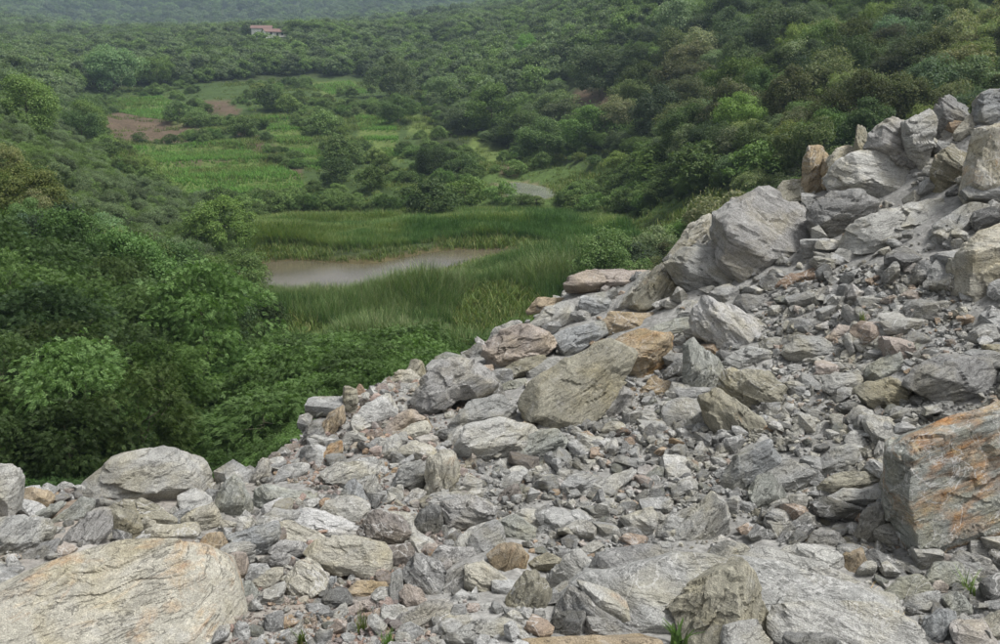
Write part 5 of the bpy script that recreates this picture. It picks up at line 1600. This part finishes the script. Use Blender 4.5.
# ------------------------------------------------------------------ farmhouse on the far rise
M_WALL = simple_mat('whitewashed_wall', (0.74, 0.73, 0.70), 0.9, 0.08, 1.5)
M_TILE = simple_mat('clay_roof_tiles', (0.18, 0.115, 0.10), 0.9, 0.3, 3.0)
M_DARK = simple_mat('dark_opening', (0.03, 0.03, 0.035), 0.6, 0.1, 3.0)
M_GREYROOF = simple_mat('pale_sheet_roof', (0.62, 0.65, 0.68), 0.6, 0.1, 1.0)
def box_mesh(name, x0, x1, y0, y1, z0, z1, mat):
    V = np.array([(x, y, z) for x in (x0, x1) for y in (y0, y1) for z in (z0, z1)], float)
    f = np.array([(0, 1, 3, 2), (4, 6, 7, 5), (0, 4, 5, 1), (2, 3, 7, 6), (0, 2, 6, 4), (1, 5, 7, 3)])
    return mesh_from(name, V, f, mat, False)
def gable_roof(name, x0, x1, y0, y1, z, h, mat, th=0.18):
    ym = (y0 + y1) / 2
    V = []
    for dz in (0, th):
        V += [(x0, y0, z + dz), (x1, y0, z + dz), (x0, ym, z + h + dz), (x1, ym, z + h + dz), (x0, y1, z + dz), (x1, y1, z + dz)]
    f = np.array([(0, 2, 3, 1), (2, 4, 5, 3), (6, 7, 9, 8), (8, 9, 11, 10), (0, 1, 7, 6), (4, 10, 11, 5), (0, 6, 8, 2), (2, 8, 10, 4), (1, 3, 9, 7), (3, 5, 11, 9)])
    return mesh_from(name, np.array(V), f, mat, False)
def house(px, py, y, w, d, h, rh, label, flat=False, name='farmhouse', rz=0.0, openings=()):
    p = at_y(px, py, y)
    e = bpy.data.objects.new(name, None); COL.objects.link(e)
    e.location = tuple(p); e.rotation_euler = (0, 0, rz)
    e['label'] = label; e['category'] = 'house'
    link('wall', box_mesh('wall', -w / 2, w / 2, -d / 2, d / 2, -8, h, M_WALL), e)
    if flat: link('roof', box_mesh('roof', -w / 2 - .4, w / 2 + .4, -d / 2 - .4, d / 2 + .4, h, h + .25, M_GREYROOF), e)
    else:
        link('roof', gable_roof('roof', -w / 2 - .5, w / 2 + .5, -d / 2 - .6, d / 2 + .6, h - .05, rh, M_TILE), e)
        V = np.array([(s * w / 2, yy, zz) for s in (-1, 1) for yy, zz in ((-d / 2, h - .02), (d / 2, h - .02), (0, h + rh * 0.86))])
        link('gable', mesh_from('gable', V, np.array([(0, 1, 2), (3, 5, 4)]), M_WALL, False), e)
    for kind, x, z, ww, hh in openings:
        link(kind, box_mesh(kind, x - ww / 2, x + ww / 2, -d / 2 - .06, -d / 2 + .1, z, z + hh, M_DARK), e)
house(274, 37.5, 545, 11, 7, 2.6, 1.8, 'white farmhouse with reddish tiled roof among far trees', rz=0.5, openings=[('window', 3.6, 1.2, 1.2, 1.2), ('door', 1.0, 0.0, 1.1, 2.1), ('window', -2.5, 1.2, 1.2, 1.2)])
house(262, 33, 560, 11, 6, 2.2, 1.7, 'faded pink-roofed house behind the white farmhouse', name='house', rz=0.15, openings=[('window', 2.0, 1.0, 1.0, 1.0)])
house(252, 40.5, 535, 10, 6, 1.4, 0, 'low white flat-roofed outbuilding beside the farmhouse', True, 'outbuilding', 0.2, [('door', 1.5, -0.6, 1.2, 1.8)])

# ------------------------------------------------------------------ say which one: repeats are told apart by the landmark they lie next to
def centre_px(o):
    if o.type == 'EMPTY' and any(k.name.startswith('crown') for k in o.children):
        c = [k for k in o.children if k.name.startswith('crown')][0]
        z = np.mean([v[2] for v in c.bound_box])
        p = o.matrix_world @ Vector((0, 0, z))
    else:
        p = o.matrix_world.translation if o.type == 'EMPTY' else o.matrix_world @ (sum((Vector(v) for v in o.bound_box), Vector()) / 8)
    px, py, d = project(np.array(p)[None])
    return float(px[0]), float(py[0]), float(d[0])

CUT = set('at with standing in on leaning between of beside behind below under above before squeezed next wedged touching tilted perched just from jutting right left tucked peeping sunk lying cut beneath along topmost streaked against sloping near by to trailing bordering over sprouting overhanging and'.split())
def handle(label):
    w = label.split()
    out = []
    for i, x in enumerate(w):
        if x in CUT and i >= 2 and not (x == 'and'): break
        out.append(x)
    return ' '.join(out)
ORD = ['nearest', 'second', 'third', 'fourth', 'fifth', 'sixth', 'seventh', 'eighth', 'ninth', 'tenth', 'eleventh', 'twelfth', 'thirteenth', 'fourteenth', 'fifteenth', 'sixteenth', 'seventeenth', 'eighteenth']
def tell_apart(members, marks, noun, look):
    seen = {}
    for m in marks:
        seen.setdefault(handle(m['label']), []).append(m)
    mk = [(h, *centre_px(v[0])) for h, v in seen.items() if len(v) == 1 and 2 <= len(h.split()) <= 7]
    buckets = {}
    for o in members:
        x, y, d = centre_px(o)
        best = min(mk, key=lambda t: (t[1] - x) ** 2 + (1.5 * (t[2] - y)) ** 2)
        dx, dy = x - best[1], y - best[2]
        way = ('right of' if dx > 0 else 'left of') if abs(dx) > abs(dy) * 1.2 else ('below' if dy > 0 else 'above')
        buckets.setdefault((best[0], way, look(o)), []).append((dx * dx + dy * dy, o))
    for (h, way, lk), v in buckets.items():
        v.sort(key=lambda t: t[0])
        for i, (_, o) in enumerate(v):
            if len(v) == 1: o['label'] = f'{lk} {noun} {way} the {h}'
            else: o['label'] = f'{ORD[min(i, 17)]} {lk} {noun} {way} the {h}'

bpy.context.view_layer.update()
_tops = [o for o in scene.objects if o.parent is None and o.get('label')]
def _tone(o):
    c = o.color if o.type == 'MESH' else [k for k in o.children if k.name.startswith('crown')][0].color
    return sum(c[:3]) / 3
def stone_look(o):
    r, g, b, a = o.color
    tone = _tone(o)
    hue = 'rusty' if a > 0.5 else 'pinkish' if r > g * 1.12 and r < g * 1.3 and b > g * 0.85 else 'tan' if r > b * 1.35 else ''
    t = 'dark' if tone < 0.225 else 'pale' if tone > 0.36 else 'grey'
    return (hue or t)
def tree_look(o):
    k = _tone(o)
    sz = o.matrix_world.to_scale()[0]
    return ('small ' if sz < 0.82 else 'large ' if sz > 1.18 else 'middling ') + ('dark' if k < 0.78 else 'pale' if k > 1.08 else 'mid-green')
tell_apart([o for o in _tops if o.name.startswith('stone') and o.get('group')], [o for o in _tops if o.get('category') in ('rock', 'boulder', 'rock slab') and not o.get('group')], 'loose stone', stone_look)
tell_apart([o for o in _tops if o.get('category') == 'tree' and o.get('group')], [o for o in _tops if o.get('category') in ('tree', 'shrub', 'house') and not o.get('group')] + [o for o in _tops if o.get('category') == 'boulder' and centre_px(o)[1] > 700 and centre_px(o)[2] < 280], 'tree', tree_look)
tell_apart([o for o in _tops if o.get('category') == 'shrub' and o.get('group')], [o for o in _tops if o.get('category') in ('tree', 'shrub') and not o.get('group')], 'bank bush', tree_look)
print('TRIS', sum(len(m.polygons) * (2 if len(m.polygons) and m.polygons[0].loop_total == 4 else 1) for m in bpy.data.meshes))
